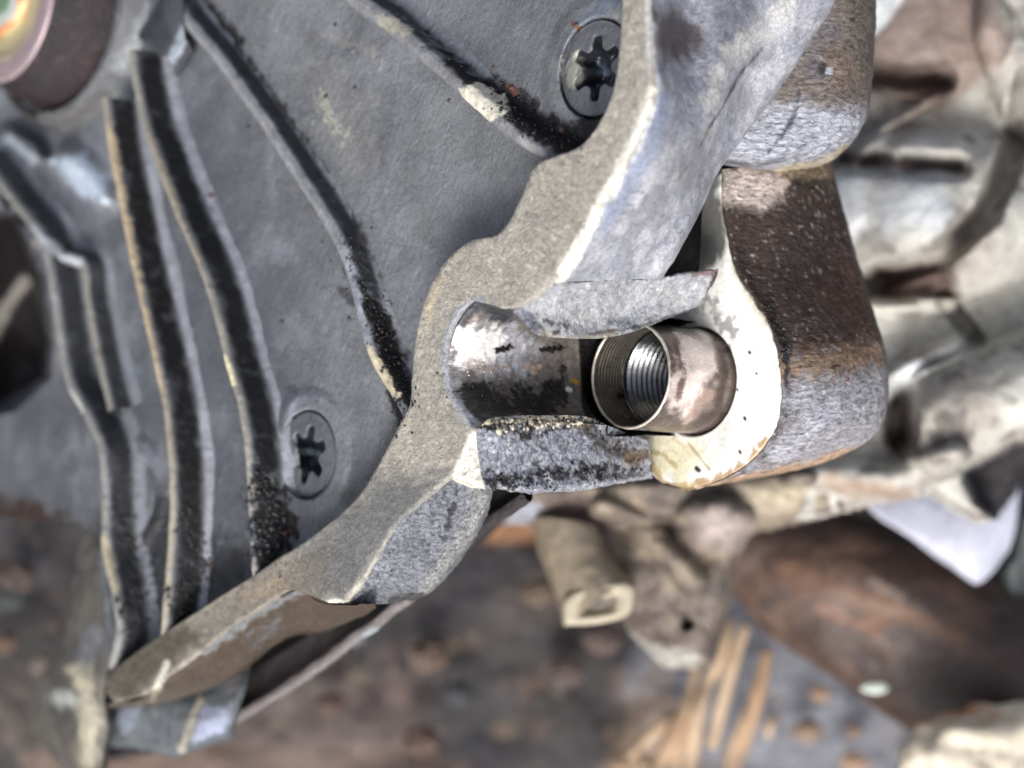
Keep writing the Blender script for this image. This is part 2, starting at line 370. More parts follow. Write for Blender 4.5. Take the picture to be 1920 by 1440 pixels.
for i, r in enumerate(ribs):
    g, prof, wt, h = make_rib(r)
    n_c = g.shape[1]; pf = (WP-prof[:, 1])/h; side = prof[:, 0]
    ob = None
    # crest pale and worn; the right-hand flank caked in black oily dirt, the foot painted paler, as if catching the sky
    stn = (corner_darks[:2] if i in (2, 3) else corner_darks[2:3])+rib_extra.get(i, [])
    if i in (2, 3):      # the crest itself stays clear of the dark colour
        stn = stn+[L([(x-4, y+2) for x, y in r['p'] if (y < 630 if i == 2 else y < 290)], 9, crest_cols[i], soft=8, rag=8, a=.9, rough=.4, freq=6)]+rib_extra.get(i, [])
    ob = add_mesh('rib', g, grid_faces(*g.shape[:2]), 'rib', stn, base=(122,126,132), rough=.38, metal=.15, bump=1., parent=cover, pool=True)
    me = ob.data; col = np.zeros(len(me.vertices)*4, np.float32); me.color_attributes['Col'].data.foreach_get('color', col); col = col.reshape(-1, 4)
    sf = np.zeros_like(col).ravel(); me.color_attributes['Surf'].data.foreach_get('color', sf); sf = sf.reshape(-1, 4)
    rag = (fbm(g, 4, 3, 4)-.5)
    if i == 3: fl = sstep((side-.03)/.08)*0
    cr = (sstep((pf-.86)/.1)[:, None]*np.ones((1, n_c))).ravel()
    cr = np.clip(cr+rag.ravel()*.5*(cr > .02), 0, 1)*.85
    painted = np.abs(col[:, :3]-lin((122,126,132))*.8).sum(1) > .02
    cr = np.where(painted, 0, cr)[:, None]
    col[:, :3] = col[:, :3]*(1-cr)+lin(crest_cols[i])*.8*cr
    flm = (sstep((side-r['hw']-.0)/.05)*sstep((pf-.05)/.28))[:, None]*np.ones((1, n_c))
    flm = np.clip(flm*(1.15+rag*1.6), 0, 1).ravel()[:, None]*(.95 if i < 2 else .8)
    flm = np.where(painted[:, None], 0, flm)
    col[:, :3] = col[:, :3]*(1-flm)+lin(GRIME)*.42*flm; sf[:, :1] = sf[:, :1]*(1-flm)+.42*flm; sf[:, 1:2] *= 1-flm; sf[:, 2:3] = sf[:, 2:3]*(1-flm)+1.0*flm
    fo = (sstep((side-r['hw']-.02)/.05)*(1-sstep((pf-.07)/.1))*sstep((pf+.05)/.1))[:, None]*np.ones((1, n_c))
    fo = np.clip(fo*(1.0+rag*1.8), 0, 1).ravel()[:, None]*(.9 if i < 2 else .3); fo = np.where(painted[:, None], 0, fo)
    col[:, :3] = col[:, :3]*(1-fo)+lin((152,157,166))*.85*fo
    me.color_attributes['Col'].data.foreach_set('color', col.ravel()); me.color_attributes['Surf'].data.foreach_set('color', sf.ravel())

# --- rim: rounded flat band between an inner and an outer outline, plus the wall down to the plate
rim_st = [((1166,-90),(1213,-90)),((1163,0),(1213,0)),((1158,90),(1217,90)),((1148,160),(1222,175)),((1125,222),(1200,240)),((1085,272),(1172,305)),((1035,293),(1146,345)),((1000,310),(1128,375)),
 ((975,365),(1103,420)),((952,412),(1078,462)),((925,440),(1052,505)),((880,450),(1020,542)),((835,485),(985,568)),((803,535),(945,578)),((786,585),(905,556)),((776,640),(858,592)),
 ((770,700),(838,655)),((766,755),(845,725)),((748,792),(870,772)),((718,850),(886,812)),((690,900),(868,858)),((662,938),(848,890)),((630,968),(800,930)),((590,1000),(742,985)),((550,1028),(700,1052)),((520,1045),(662,1112)),
 ((485,1070),(625,1130)),((455,1090),(580,1112)),((420,1112),(545,1106)),((380,1138),(500,1132)),((330,1170),(430,1178)),((280,1202),(370,1226)),((235,1235),(315,1268)),((205,1258),(275,1300)),((190,1290),(215,1318))]
def build_rim():
    a = np.array([s[0] for s in rim_st], float); b = np.array([s[1] for s in rim_st], float)
    Ka = uvof(pt(a[:, 0], a[:, 1], 0.)); Kb = uvof(pt(b[:, 0], b[:, 1], 0.))
    Ka = cr1(Ka, 14); Kb = cr1(Kb, 14); rows = []
    wid = np.linalg.norm(Kb-Ka, axis=1)[:, None]; dr = (Kb-Ka)/wid
    rows.append((Ka+dr*.10, WP+.15)); rows.append((Ka+dr*.05, WP*.5)); rows.append((Ka+dr*.0, .12)); rows.append((Ka+dr*.015, .045)); rows.append((Ka+dr*.05, .008))
    for f in np.linspace(.0, 1, 22)[1:-1]: rows.append((Ka+dr*.05+(Kb-Ka-dr*.1)*f, 0.))
    rows.append((Kb-dr*.05, .006)); rows.append((Kb-dr*.015, .035)); rows.append((Kb, .1))
    g = np.array([uvw(r[:, 0], r[:, 1], np.full(len(r), w_)) for r, w_ in rows])
    return displace(g, [(.02, 1.2, 3), (.018, 7, 3)])
g = build_rim()
rim = add_mesh('rim', g, grid_faces(*g.shape[:2]), 'rim', [
  N(.5, (146,143,135), rag=50, soft=50, freq=2.5, a=.6), N(.14, (215,208,190), rag=50, soft=16, freq=16, seed=21, a=.6), N(.22, (176,170,154), rag=50, soft=30, freq=9, seed=2, a=.5),
  L([(1222,170),(1196,240),(1168,300),(1140,352),(1110,415),(1080,462),(1052,510)], 9, (226,222,208), soft=8, rag=10, a=.95, freq=5),
  L([(1216,-80),(1216,60),(1218,120)], 5, (200,200,200), soft=10, rag=4, a=.6),
  L([(830,520),(808,570),(800,620)], 5, (205,190,160), soft=6, rag=8, a=.7, freq=10),
  G([(884,812),(904,800),(904,905),(845,890),(868,850)], (228,226,214), soft=5, rag=5),
  L([(900,563),(862,580),(840,625),(834,670),(840,725),(880,795)], 8, (158,164,174), soft=8, rag=5, a=.8),
  G([(560,1030),(700,900),(830,890),(760,1000),(640,1130),(560,1100)], (108,110,110), soft=60, rag=22, a=.9), G([(180,1330),(180,1220),(470,1060),(620,1030),(600,1140)], (122,116,104), soft=60, rag=22, a=.7),
  L([(745,988),(700,1058),(655,1120)], 3, (190,186,172), soft=5, rag=6, a=.8), L([(620,1128),(640,1134)], 8, (225,222,205), soft=5, rag=4),
  L([(770,792),(700,885),(650,940),(560,1022),(480,1075),(350,1165)], 3, (186,180,160), soft=5, rag=6, a=.6),
  L([(470,1120),(520,1090)], 14, (165,148,125), soft=20, rag=16, a=.6), G([(180,1230),(330,1170),(380,1200),(250,1320),(180,1320)], (84,78,68), soft=50, rag=24, a=.9),
  L([(312,1245),(298,1275),(288,1305)], 6, (215,212,195), soft=6, rag=4)],
  base=(172,168,158), rough=.5, metal=.1, bump=.8, parent=cover, pool=True)

# --- housing wall running back from the rim
net = []
L0 = [(1213,-90),(1213,0),(1217,90),(1222,175),(1200,240),(1172,305),(1146,345),(1128,375),(1103,420),(1078,462),(1052,505),(1018,543)]
L1 = [(1232,-90),(1232,0),(1236,90),(1243,178),(1222,246),(1193,312),(1166,356),(1146,388),(1120,432),(1094,474),(1068,515),(1040,532)]
L2 = [(1290,-90),(1288,0),(1285,90),(1290,180),(1275,250),(1250,320),(1220,370),(1190,410),(1160,450),(1130,485),(1105,512),(1090,528)]
L3 = [(1380,-90),(1375,0),(1360,90),(1350,170),(1325,240),(1295,310),(1265,365),(1235,410),(1205,450),(1180,480),(1160,508),(1150,526)]
L4 = [(1470,-90),(1465,0),(1430,90),(1395,170),(1360,240),(1325,305),(1298,360),(1272,405),(1248,445),(1225,480),(1205,508),(1195,524)]
L5 = [(1570,-90),(1562,0),(1505,95),(1448,185),(1395,258),(1348,318),(1322,370),(1300,420),(1282,455),(1265,485),(1248,508),(1238,524)]
ww = [[.10]*12, [.26]*12, None, None, None, None]
wend = np.array([5.0,5.0,4.9,4.8,4.5,4.2,3.8,3.5,3.3,3.2,3.1,3.1])
rows = []
for k_, (Lr, f) in enumerate(((L0, 0), (L1, 0), (L2, .22), (L3, .48), (L4, .74), (L5, 1.))):
    wv = [.10]*12 if k_ == 0 else ([.28]*12 if k_ == 1 else list(.28+f*(wend-.28)))
    if k_ == 2: wv = list(np.array(wv)+np.array([.5,.6,.5,.2,0,0,0,0,0,0,0,0]))
    if k_ == 3: wv = list(np.array(wv)+np.array([.1,.1,0,-.1,-.1,-.1,0,0,0,0,0,0]))
    rows.append([(x, y, q) for (x, y), q in zip(Lr, wv)])
rows.append([(x-8, y+2, q+1.6) for (x, y), q in zip(L5, wend)])
wall = patch('side_wall', rows, 22, 18, 'cast', stains=[
  N(.5, (150,154,165), rag=70, soft=60, freq=1.3, a=.7), N(.35, (196,198,205), rag=60, soft=40, freq=2.4, seed=5, a=.6),
  G([(1225,20),(1290,25),(1322,60),(1300,115),(1250,125),(1225,90)], (74,62,62), soft=40, rag=24, a=.85), 
  G([(1345,-90),(1420,-90),(1410,60),(1350,120),(1330,30)], (96,98,108), soft=40, rag=20, a=.8),
  L([(1480,0),(1430,60),(1350,120),(1330,190)], 16, (200,200,196), soft=30, rag=20, a=.7),
  L([(1428,92),(1385,142),(1355,200),(1330,240)], 2.2, (60,58,60), soft=4, rag=3, a=.9), L([(1330,240),(1300,300),(1260,350)], 2, (120,115,105), soft=5, rag=3, a=.8),
  L([(1222,170),(1196,240),(1168,306),(1130,378),(1095,440),(1060,505)], 12, (228,225,214), soft=8, rag=14, a=.9, freq=5),
  L([(1250,190),(1230,250),(1180,350),(1130,430)], 14, (140,150,172), soft=20, rag=12, a=.8),
  L([(1060,512),(1035,535)], 9, (235,232,224), soft=6, rag=8), ],
  disp=[(.06, .9, 3), (.02, 5, 3)], base=(148,150,156), rough=.5, metal=.12, bump=.6, parent=cover, pool=True)

# --- broken upper half of the lug
lip_top = [(962,584,.10),(985,606,.2),(1008,628,.42),(1060,634,1.15),(1110,635,1.9),(1150,631,2.5),(1195,619,3.1),(1250,599,3.95),(1310,576,4.8)]
up = [
 [(1018,543,1.6),(1040,540,2.0),(1070,536,2.2),(1110,534,2.6),(1150,530,3.0),(1190,528,3.6),(1235,526,4.0),(1290,518,4.6),(1340,512,5.1)],
 [(1018,543,.14),(1036,532,.32),(1070,527,.8),(1110,525,1.4),(1150,523,2.0),(1190,522,2.7),(1235,520,3.3),(1290,512,4.1),(1346,505,4.9)],
 [(1000,556,.12),(1022,548,.35),(1062,548,.85),(1105,546,1.45),(1148,543,2.1),(1190,541,2.8),(1234,539,3.4),(1286,532,4.2),(1341,522,4.9)],
 [(978,572,.10),(1000,582,.35),(1040,590,.8),(1086,592,1.5),(1132,588,2.25),(1175,582,2.9),(1220,573,3.5),(1272,561,4.2),(1326,546,4.9)],
 lip_top]
_unused = [
 [(955,580,.5),(980,600,.7),(1004,622,1.0),(1056,630,1.7),(1106,626,2.4),(1146,620,3.0),(1192,608,3.7),(1246,592,4.5),(1306,572,5.3)]]
patch('upper_lug', up, 14, 14, 'cast', stains=[
  N(.5, (176,178,182), rag=50, soft=40, freq=3, a=.7), N(.3, (212,212,208), rag=50, soft=20, freq=7, seed=2, a=.6),
  L([(985,612),(1050,640),(1120,634),(1150,628)], 8, (196,190,172), soft=6, rag=12, freq=8), L([(960,590),(1000,610),(1010,640)], 14, (130,134,146), soft=14, rag=12, a=.9),
  L([(1020,600),(1060,610),(1040,625)], 3, GRIME, soft=4, rag=14, freq=14, a=.8), L([(1305,515),(1345,508)], 5, (120,88,90), soft=8, rag=6, a=.8),
  L([(1312,578),(1345,510)], 3, (70,60,52), soft=3, rag=3), L([(1105,626),(1200,612),(1310,577)], 3, (60,56,52), soft=4, rag=5, a=.8)],
  disp=[(.05, 1.8, 3), (.05, 6, 3), (.025, 14, 2)], base=(170,173,180), rough=.5, metal=.2, bump=1., parent=cover, pool=True)

# --- bore of the lug, open to the side
th = np.radians
stns = [(0.02,1.225,64,-108),(0.05,1.20,64,-107),(0.10,1.10,62,-104),(.17,1.04,60,-104),(.3,1.01,55,-104),(.6,1.0,56,-104),(1.4,1.0,57,-104),(2.2,1.0,60,-104),(2.9,1.0,64,-104),(3.30,1.0,66,-104),(3.32,1.2,72,-104),(3.6,1.2,76,-100),(4.6,1.18,84,-110),(5.5,1.16,88,-110)]
def axis_uv(w_): return np.array([0., 0.])
rows = []
for (w_, R_, a0, a1) in stns:
    an = th(np.linspace(a0, a1-360+360 if False else a1+0, 2)); 
    ang = th(np.linspace(a0, 360+a1, 150))
    rows.append(uvw(R_*np.cos(ang), R_*np.sin(ang), np.full(150, w_)))
rows = np.array(rows); dense = []
for i in range(len(rows)-1):
    n_ = max(2, int((stns[i+1][0]-stns[i][0])/.035))
    for t in np.arange(n_)/n_: dense.append(rows[i]*(1-t)+rows[i+1]*t)
dense.append(rows[-1]); g = np.array(dense)
rr = displace(g, [(.02, 4, 3), (.014, 11, 2)]); g = rr
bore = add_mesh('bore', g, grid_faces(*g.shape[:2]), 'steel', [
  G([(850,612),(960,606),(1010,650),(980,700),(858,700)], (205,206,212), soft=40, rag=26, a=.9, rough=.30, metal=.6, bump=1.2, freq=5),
  G([(862,622),(930,612),(955,640),(925,684),(868,694),(854,660)], (250,247,242), soft=14, rag=24, a=.92, k=.9, rough=.3, metal=.4, bump=.9, freq=9),  # bright patches paint the bore's highlight into the colour
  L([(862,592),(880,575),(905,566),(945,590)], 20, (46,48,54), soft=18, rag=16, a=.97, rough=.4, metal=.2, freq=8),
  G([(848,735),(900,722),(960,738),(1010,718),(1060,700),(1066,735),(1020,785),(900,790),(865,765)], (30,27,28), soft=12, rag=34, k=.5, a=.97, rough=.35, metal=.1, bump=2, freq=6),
  L([(880,690),(960,685),(1000,690)], 5, (196,170,150), soft=8, rag=20, a=.8, freq=9),
  L([(1015,656),(1060,650)], 4, (34,30,32), soft=4, rag=8, freq=9), L([(935,655),(955,650)], 7, (34,26,24), soft=4, rag=8, freq=9), L([(958,650),(965,652)], 3.5, (120,66,48), soft=3, rag=3),
  L([(1076,713),(1082,717)], 4.5, (190,145,60), soft=3, rag=2), L([(1065,730),(1069,732)], 4.5, (235,235,235), soft=3, rag=2), L([(1082,600),(1086,700),(1110,790)], 3, (150,146,138), soft=4, rag=4, a=.8),
  L([(842,600),(832,660),(845,740),(890,795)], 7, (150,155,165), soft=6, rag=5, a=.8, rough=.5, metal=.2),
  G([(1082,560),(1400,560),(1400,840),(1120,840),(1090,760)], (26,25,26), soft=5, rag=2, rough=.5)],  # gap round the sleeve painted black, its shade put into the colour
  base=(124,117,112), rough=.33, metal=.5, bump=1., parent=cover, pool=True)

# --- lower half of the lug
lo = [
  [(893,800,.06),(925,784,.35),(970,780,.95),(1025,779,1.7),(1075,779,2.4),(1108,784,2.9),(1142,799,3.4),(1178,812,4.1),(1216,822,4.9)],
 [(893,818,.06),(930,806,.35),(975,803,.95),(1028,801,1.7),(1076,802,2.4),(1110,808,2.95),(1145,820,3.5),(1180,832,4.2),(1217,840,4.9)],
 [(896,850,.08),(932,848,.38),(980,848,.98),(1032,846,1.75),(1080,846,2.45),(1115,848,3.0),(1150,852,3.6),(1184,857,4.3),(1219,862,5.0)],
 [(902,885,.10),(935,890,.42),(985,893,1.0),(1036,892,1.8),(1084,890,2.5),(1120,887,3.1),(1152,885,3.7),(1186,882,4.4),(1220,878,5.1)],
 [(907,908,.15),(938,915,.46),(988,920,1.05),(1040,918,1.85),(1088,913,2.55),(1124,908,3.15),(1156,903,3.75),(1190,898,4.45),(1222,892,5.2)],
 [(912,912,.6),(940,917,1.),(990,921,1.6),(1042,919,2.5),(1090,914,3.2),(1126,909,3.8),(1158,904,4.5),(1192,899,5.1),(1224,893,5.8)],
 [(905,900,1.9),(935,905,2.2),(985,908,2.7),(1040,906,3.6),(1088,902,4.3),(1124,897,4.9),(1156,892,5.5),(1190,888,6.1),(1222,882,6.5)]]
patch('lower_lug', lo, 12, 16, 'rough', stains=[
  N(.45, (156,160,172), rag=50, soft=30, freq=3, a=.8), N(.3, (206,206,206), rag=50, soft=14, freq=9, seed=4, a=.6),
  L([(905,792),(975,790),(1060,788),(1110,792)], 10, (206,196,170), soft=8, rag=10, freq=6, a=.9),
  L([(920,800),(945,812)], 5, GRIME, soft=4, rag=12, freq=9), L([(955,800),(985,820),(1000,800)], 4, GRIME, soft=4, rag=12, freq=9), L([(1020,812),(1060,800)], 4, GRIME, soft=4, rag=12, freq=9),
  L([(920,900),(960,902),(1020,882),(1060,890),(1110,880),(1165,880)], 9, (34,30,34), soft=6, rag=22, freq=9, a=.95, rough=.35), L([(1090,800),(1130,830),(1170,850)], 16, (78,70,62), soft=16, rag=24, freq=9, a=.75),
  L([(1180,860),(1215,850)], 14, (120,98,70), soft=14, rag=16, a=.8), L([(1160,800),(1212,822)], 4, (70,55,42), soft=4, rag=5, a=.9)],
  disp=[(.05, 1.8, 3), (.05, 7, 3), (.02, 14, 2)], base=(164,168,178), rough=.5, metal=.2, bump=1.2, parent=cover, pool=True)
# facet between rim and lower lug, left of the broken part
patch('chamfer', [[(884,806,.07),(892,808,.06),(899,812,.10)],[(876,840,.05),(886,845,.06),(897,850,.14)],[(862,872,.05),(880,882,.08),(902,886,.16)],[(845,892,.06),(874,903,.12),(908,912,.22)],[(840,900,.8),(870,912,.8),(912,918,.9)]], 14, 14, 'cast',
  disp=[(.03, 6, 3)], base=(232,229,216), rough=.45, metal=.15, bump=1., parent=cover, k=.85)

# --- sloped pad under the lug
pad = [
 [(782,868,.10),(800,905,.05),(760,960,.03),(716,1020,.03),(680,1080,.03),(640,1131,.05)],
 [(812,876,.18),(828,915,.25),(785,968,.22),(740,1028,.22),(703,1085,.22),(662,1133,.25)],
 [(850,890,.35),(862,928,.6),(822,985,.62),(780,1040,.62),(738,1092,.62),(700,1134,.62)],
 [(885,902,.55),(892,940,1.0),(858,1000,1.1),(818,1054,1.1),(775,1100,1.1),(735,1132,1.1)],
 [(918,915,.8),(910,955,1.4),(884,1010,1.6),(845,1064,1.6),(805,1106,1.6),(765,1126,1.6)],
 [(923,922,1.4),(912,962,2.2),(886,1016,2.3),(848,1068,2.4),(808,1109,2.4),(768,1128,2.4)],
 [(905,925,3.2),(895,962,3.6),(870,1012,3.6),(835,1060,3.7),(798,1100,3.8),(760,1118,3.8)]]
patch('sloped_pad', pad, 12, 22, 'rough', stains=[
  N(.5, (112,116,124), rag=40, soft=50, freq=1.6, a=.7), L([(800,875),(760,950),(716,1020),(650,1125)], 5, (176,172,160), soft=8, rag=8, a=.6, freq=6),
  L([(895,925),(905,945),(870,1010),(800,1100)], 14, (168,168,165), soft=18, rag=18, a=.7, freq=8),
  L([(860,905),(850,950),(830,1010)], 4, (40,38,42), soft=5, rag=18, freq=9, a=.8), L([(735,1128),(790,1118)], 8, (60,52,48), soft=8, rag=8, a=.7),
  L([(625,1130),(655,1130)], 6, (225,222,205), soft=5, rag=4)],
  disp=[(.03, 1.5, 3), (.035, 10, 2)], base=(134,138,146), rough=.5, metal=.2, bump=1.1, parent=cover, pool=True)

# --- wall below the lower rim
lw = [
 [(700,1132,.06),(640,1135,.06),(600,1130,.06),(560,1108,.06),(500,1132,.06),(430,1180,.06),(370,1228,.06),(315,1270,.06),(262,1312,.06),(205,1318,.06)],
 [(705,1138,.8),(648,1141,.5),(612,1138,.4),(568,1118,.3),(512,1142,.3),(445,1190,.3),(388,1238,.3),(330,1280,.3),(275,1316,.2),(205,1320,.2)],
 [(700,1142,1.6),(640,1155,1.4),(612,1160,1.3),(578,1150,1.1),(526,1175,1.1),(462,1222,1.0),(405,1262,1.0),(345,1295,.8),(285,1318,.6),(205,1322,.5)],
 [(690,1150,2.4),(630,1175,2.2),(600,1182,2.1),(560,1185,1.9),(515,1208,1.9),(470,1245,1.8),(420,1278,1.6),(355,1302,1.4),(290,1320,1.2),(205,1326,1.1)],
 [(680,1150,3.6),(620,1178,3.4),(590,1186,3.4),(550,1190,3.2),(505,1212,3.2),(462,1248,3.2),(412,1280,3.0),(350,1304,2.8),(288,1321,2.6),(205,1327,2.4)]]
patch('lower_wall', lw, 14, 16, 'cast', stains=[
  N(.5, (84,70,60), rag=50, soft=40, freq=2, a=.8), L([(470,1190),(520,1170),(480,1210)], 5, (120,125,130), soft=6, rag=20, freq=10, a=.6), L([(560,1112),(500,1140),(430,1185),(380,1225)], 6, (140,146,150), soft=8, rag=12, a=.7),
  L([(310,1250),(298,1280),(286,1312)], 7, (225,220,200), soft=6, rag=5), G([(190,1300),(300,1290),(360,1300),(300,1330),(190,1330)], (98,90,78), soft=20, rag=12, a=.8)],
  disp=[(.03, 2, 3), (.025, 8, 3)], base=(84,74,62), rough=.45, metal=.1, bump=1.1, parent=cover, pool=True)

# --- raised ring boss round the hub at the top left
def ring_arc(name, cpx, R, w0, w1, r_in, a0, a1, mat, par, n=160, **kw):
    c = uvof(pt(cpx[0], cpx[1], w0)); an = th(np.linspace(a0, a1, n))
    prof = cr1(np.array([(r_in, w1), (r_in+.01, w0+.08), (r_in+.06, w0), ((r_in+R)/2, w0-.01), (R-.06, w0), (R, w0+.1), (R+.08, w1-.1), (R+.25, w1+.05)]), 4)
    g = np.array([uvw(c[0]+a*np.cos(an), c[1]+a*np.sin(an), np.full(n, b)) for a, b in prof])
    return add_mesh(name, displace(g, [(.03, 2, 3), (.01, 9, 2)]), grid_faces(*g.shape[:2]), mat, parent=par, **kw)
ring_arc('boss', (104,-14), 3.1, .35, WP, 2.8, -100, 40, 'cast', cover, base=(120,123,126), rough=.4, metal=.2, pool=True,
   stains=[L([(310,-40),(290,10),(262,60),(240,100),(225,130)], 14, (170,175,180), soft=16, rag=10, a=.8), L([(190,190),(120,235),(20,240)], 22, (90,88,86), soft=14, rag=10, a=.7)])
patch('web_infill', [[(262,60,.8),(290,10,.8),(330,-60,.8)],[(262,72,.3),(296,20,.3),(340,-40,.3)],[(295,100,.32),(322,90,.3),(345,60,.3)],[(318,112,.35),(330,108,.35),(352,80,.35)],[(330,142,.80),(342,132,.80),(364,100,.80)],[(332,146,1.3),(344,136,1.3),(366,104,1.3)]], 10, 10, 'cast',
   stains=[L([(318,112),(345,60)], 9, (170,180,190), soft=10, rag=8), G([(262,70),(300,10),(330,80),(300,104)], (58,62,70), soft=10, rag=6)], base=(80,84,92), rough=.4, metal=.2, parent=cover)

# --- socket screws of the cover
def star(n, r1, r2, lobes=6):
    a = np.linspace(0, 2*math.pi, n, endpoint=False)
    return a, (r1+r2)/2+(r1-r2)/2*np.tanh(2.2*np.cos(lobes*a))/np.tanh(2.2)
def screw(c, rot, w0=WP+.02, base=(104,107,112)):
    cu = uvof(pt(c[0], c[1], w0)); n = 144; a, rs = star(n, .58, .36)
    org = uvw(cu[0], cu[1], w0)
    t = bpy.data.objects.new('socket_screw', None)
    coll.objects.link(t); t.parent = cover; t['org'] = [float(x) for x in cover['org']]
    def ring(r, w_): return uvw(cu[0]+r*np.cos(a+rot), cu[1]+r*np.sin(a+rot), np.full(n, w_))
    one = np.ones(n)
    rows = [ring(one*.85, w0+.5), ring(one*.85, w0+.04), ring(one*.83, w0), ring(one*.70, w0-.015), ring((one*.70+rs)/2, w0-.02), ring(rs+.03, w0-.015), ring(rs, w0+.02)]
    g = np.swapaxes(cr1(np.array(rows), 3), 0, 1); g = np.swapaxes(g, 0, 1)
    g = g+(fbm(g, 6, 2, 3)-.5)[..., None]*.02*(-A)
    cx, cy = c
    h1 = add_mesh('screw_head', g, grid_faces(g.shape[0], n, True), 'plate', [L([(cx-40,cy-25),(cx-44,cy+30)], 8, (165,165,150), soft=8, rag=5, a=.8)], base=base, rough=.4, metal=.25, parent=t)  # pale stroke paints a lit left edge on the head
    rows = [ring(rs, w0+.02), ring(rs*.99, w0+.3), ring(rs*.97, w0+.52), ring(rs*.7, w0+.56), ring(rs*.3, w0+.52), ring(rs*.02, w0+.5)]
    g = cr1(np.array(rows), 4); g = g+(fbm(g, 5, 2, 3)-.5)[..., None]*.05*(-A)
    h2 = add_mesh('socket', g, grid_faces(g.shape[0], n, True), 'steel', [L([(cx-30,cy-15),(cx-34,cy+22)], 9, (190,190,182), soft=6, rag=5, rough=.3), L([(cx+8,cy-6),(cx+20,cy+12)], 7, (150,165,178), soft=8, rag=10, rough=.2)], base=(80,86,94), rough=.2, metal=.7, bump=1.4, parent=t)  # pale strokes paint a lit left facet and a glint
    return t
for o, rt in zip(screws, (.35, .1, .5)): screw(o, rt)

# ================================================================ MATING HOUSING BEHIND
W1 = 5.42
hous = thing('bell_housing', 'pale bare metal flange with a brown stained rounded boss behind the broken lug', 'engine housing', uvw(np.array(0.), np.array(0.), np.array(W1)))
outline = [(1352,322),(1352,380),(1362,440),(1378,505),(1412,560),(1440,610),(1457,660),(1464,720),(1459,780),(1440,825),(1405,866),(1352,900),(1290,917),(1245,908),(1218,885),(1205,850),(1190,780),(1170,700),(1180,620),(1240,572),(1318,535),(1340,492),(1324,440),(1318,380),(1324,335)]
oq = uvof(pt(*np.array(outline, float).T, W1)); oq = cr1(np.vstack([oq, oq[:1]]), 20)[:-1]
no = len(oq); dl = np.linalg.norm(oq, axis=1); unit = oq/dl[:, None]
Rh = 1.075; rows = []
rows.append((unit*Rh*.99, W1+1.5)); rows.append((unit*Rh, W1+.04)); rows.append((unit*(Rh+.03), W1))
for f in np.linspace(0, 1, 46)[1:]: rows.append((unit*(Rh+.03)+(oq-unit*(Rh+.03))*f*.975, W1))
rows.append((oq*.99, W1+.012)); rows.append((oq*1.0, W1+.05))
g = np.array([uvw(a[:, 0], a[:, 1], np.full(no, b)) for a, b in rows])
edge_n = (fbm(np.c_[oq, 0*oq[:, 0]], 7, 3, 1)-.5)*.08
g[-1] += (unit*edge_n[:, None])@np.stack([U, V]); g[-2] += (unit*edge_n[:, None]*.6)@np.stack([U, V])
g = displace(g, [(.012, 1.5, 2), (.006, 8, 2)])
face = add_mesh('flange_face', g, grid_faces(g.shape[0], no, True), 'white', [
  N(.35, (222,224,218), rag=60, soft=60, freq=1.2, a=.8),
  L([(1356,380),(1380,505),(1440,605)], 8, (196,186,150), soft=12, rag=8, a=.6), G([(1290,310),(1350,318),(1356,400),(1360,470),(1345,505),(1300,530),(1280,440)], (58,60,58), soft=22, rag=14, a=.9),  # grey patch puts the shade on the upper face into its colour
  L([(1330,560),(1350,600),(1375,620)], 10, (120,124,128), soft=12, rag=20, freq=8, a=.7), 
  L([(1462,660),(1460,780),(1440,830)], 4, (235,220,185), soft=5, rag=5, a=.6),
  L([(1280,914),(1340,905),(1400,870),(1440,828)], 8, (176,136,82), soft=10, rag=12, freq=8, a=.85), L([(1215,845),(1240,850),(1262,870),(1268,880)], 4, (120,86,44), soft=5, rag=8, freq=7, a=.9),
  L([(1222,870),(1240,905),(1290,918)], 6, (150,110,60), soft=6, rag=7, a=.85), G([(1210,800),(1300,815),(1330,850),(1290,915),(1215,880)], (226,214,160), soft=40, rag=24, a=.6),
  L([(1290,830),(1330,880)], 2, (150,120,70), soft=3, rag=2, a=.7), L([(1306,878),(1310,882)], 5, (30,28,30), soft=3, rag=2), L([(1396,783),(1397,786)], 3.6, (30,28,30), soft=3, rag=2), L([(1387,846),(1388,849)], 3, (60,40,30), soft=2, rag=2),
  L([(1262,820),(1330,806),(1362,770),(1376,700),(1366,650)], 3, (110,86,64), soft=4, rag=5, a=.7), L([(1405,660),(1406,662)], 2.4, (40,38,40), soft=2, rag=1), L([(1382,730),(1383,731)], 2.4, (40,38,40), soft=2, rag=1), L([(1418,700),(1419,701)], 2, (40,38,40), soft=2, rag=1)],
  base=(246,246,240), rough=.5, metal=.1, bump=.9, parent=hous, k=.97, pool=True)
# boss wall: from the flange outline back to the far edge
ol = [(1350,318),(1352,345),(1353,380),(1362,440),(1378,505),(1412,560),(1440,610),(1457,660),(1464,720),(1459,780),(1440,825),(1405,866),(1352,900),(1290,917),(1245,909)]
far = [(1552,300),(1560,325),(1568,360),(1588,430),(1604,490),(1622,548),(1640,600),(1654,650),(1662,705),(1660,765),(1642,808),(1606,838),(1540,868),(1440,892),(1340,906)]
rows = [[(x, y, W1+.03) for x, y in ol]]
for f in (.035, .12, .3, .5, .7, .88, .97):
    bulge = .0
    rows.append([((1-f)*a[0]+f*b[0], (1-f)*a[1]+f*b[1], W1+f*3.1-(.06 if f < .05 else 0.)-.35*math.sin(math.pi*f)*1) for a, b in zip(ol, far)])
rows.append([(b[0], b[1], W1+3.25) for b in far]); rows.append([(b[0]+1, b[1]-3, W1+3.9) for b in far]); rows.append([(b[0]-30, b[1]-10, W1+5) for b in far])
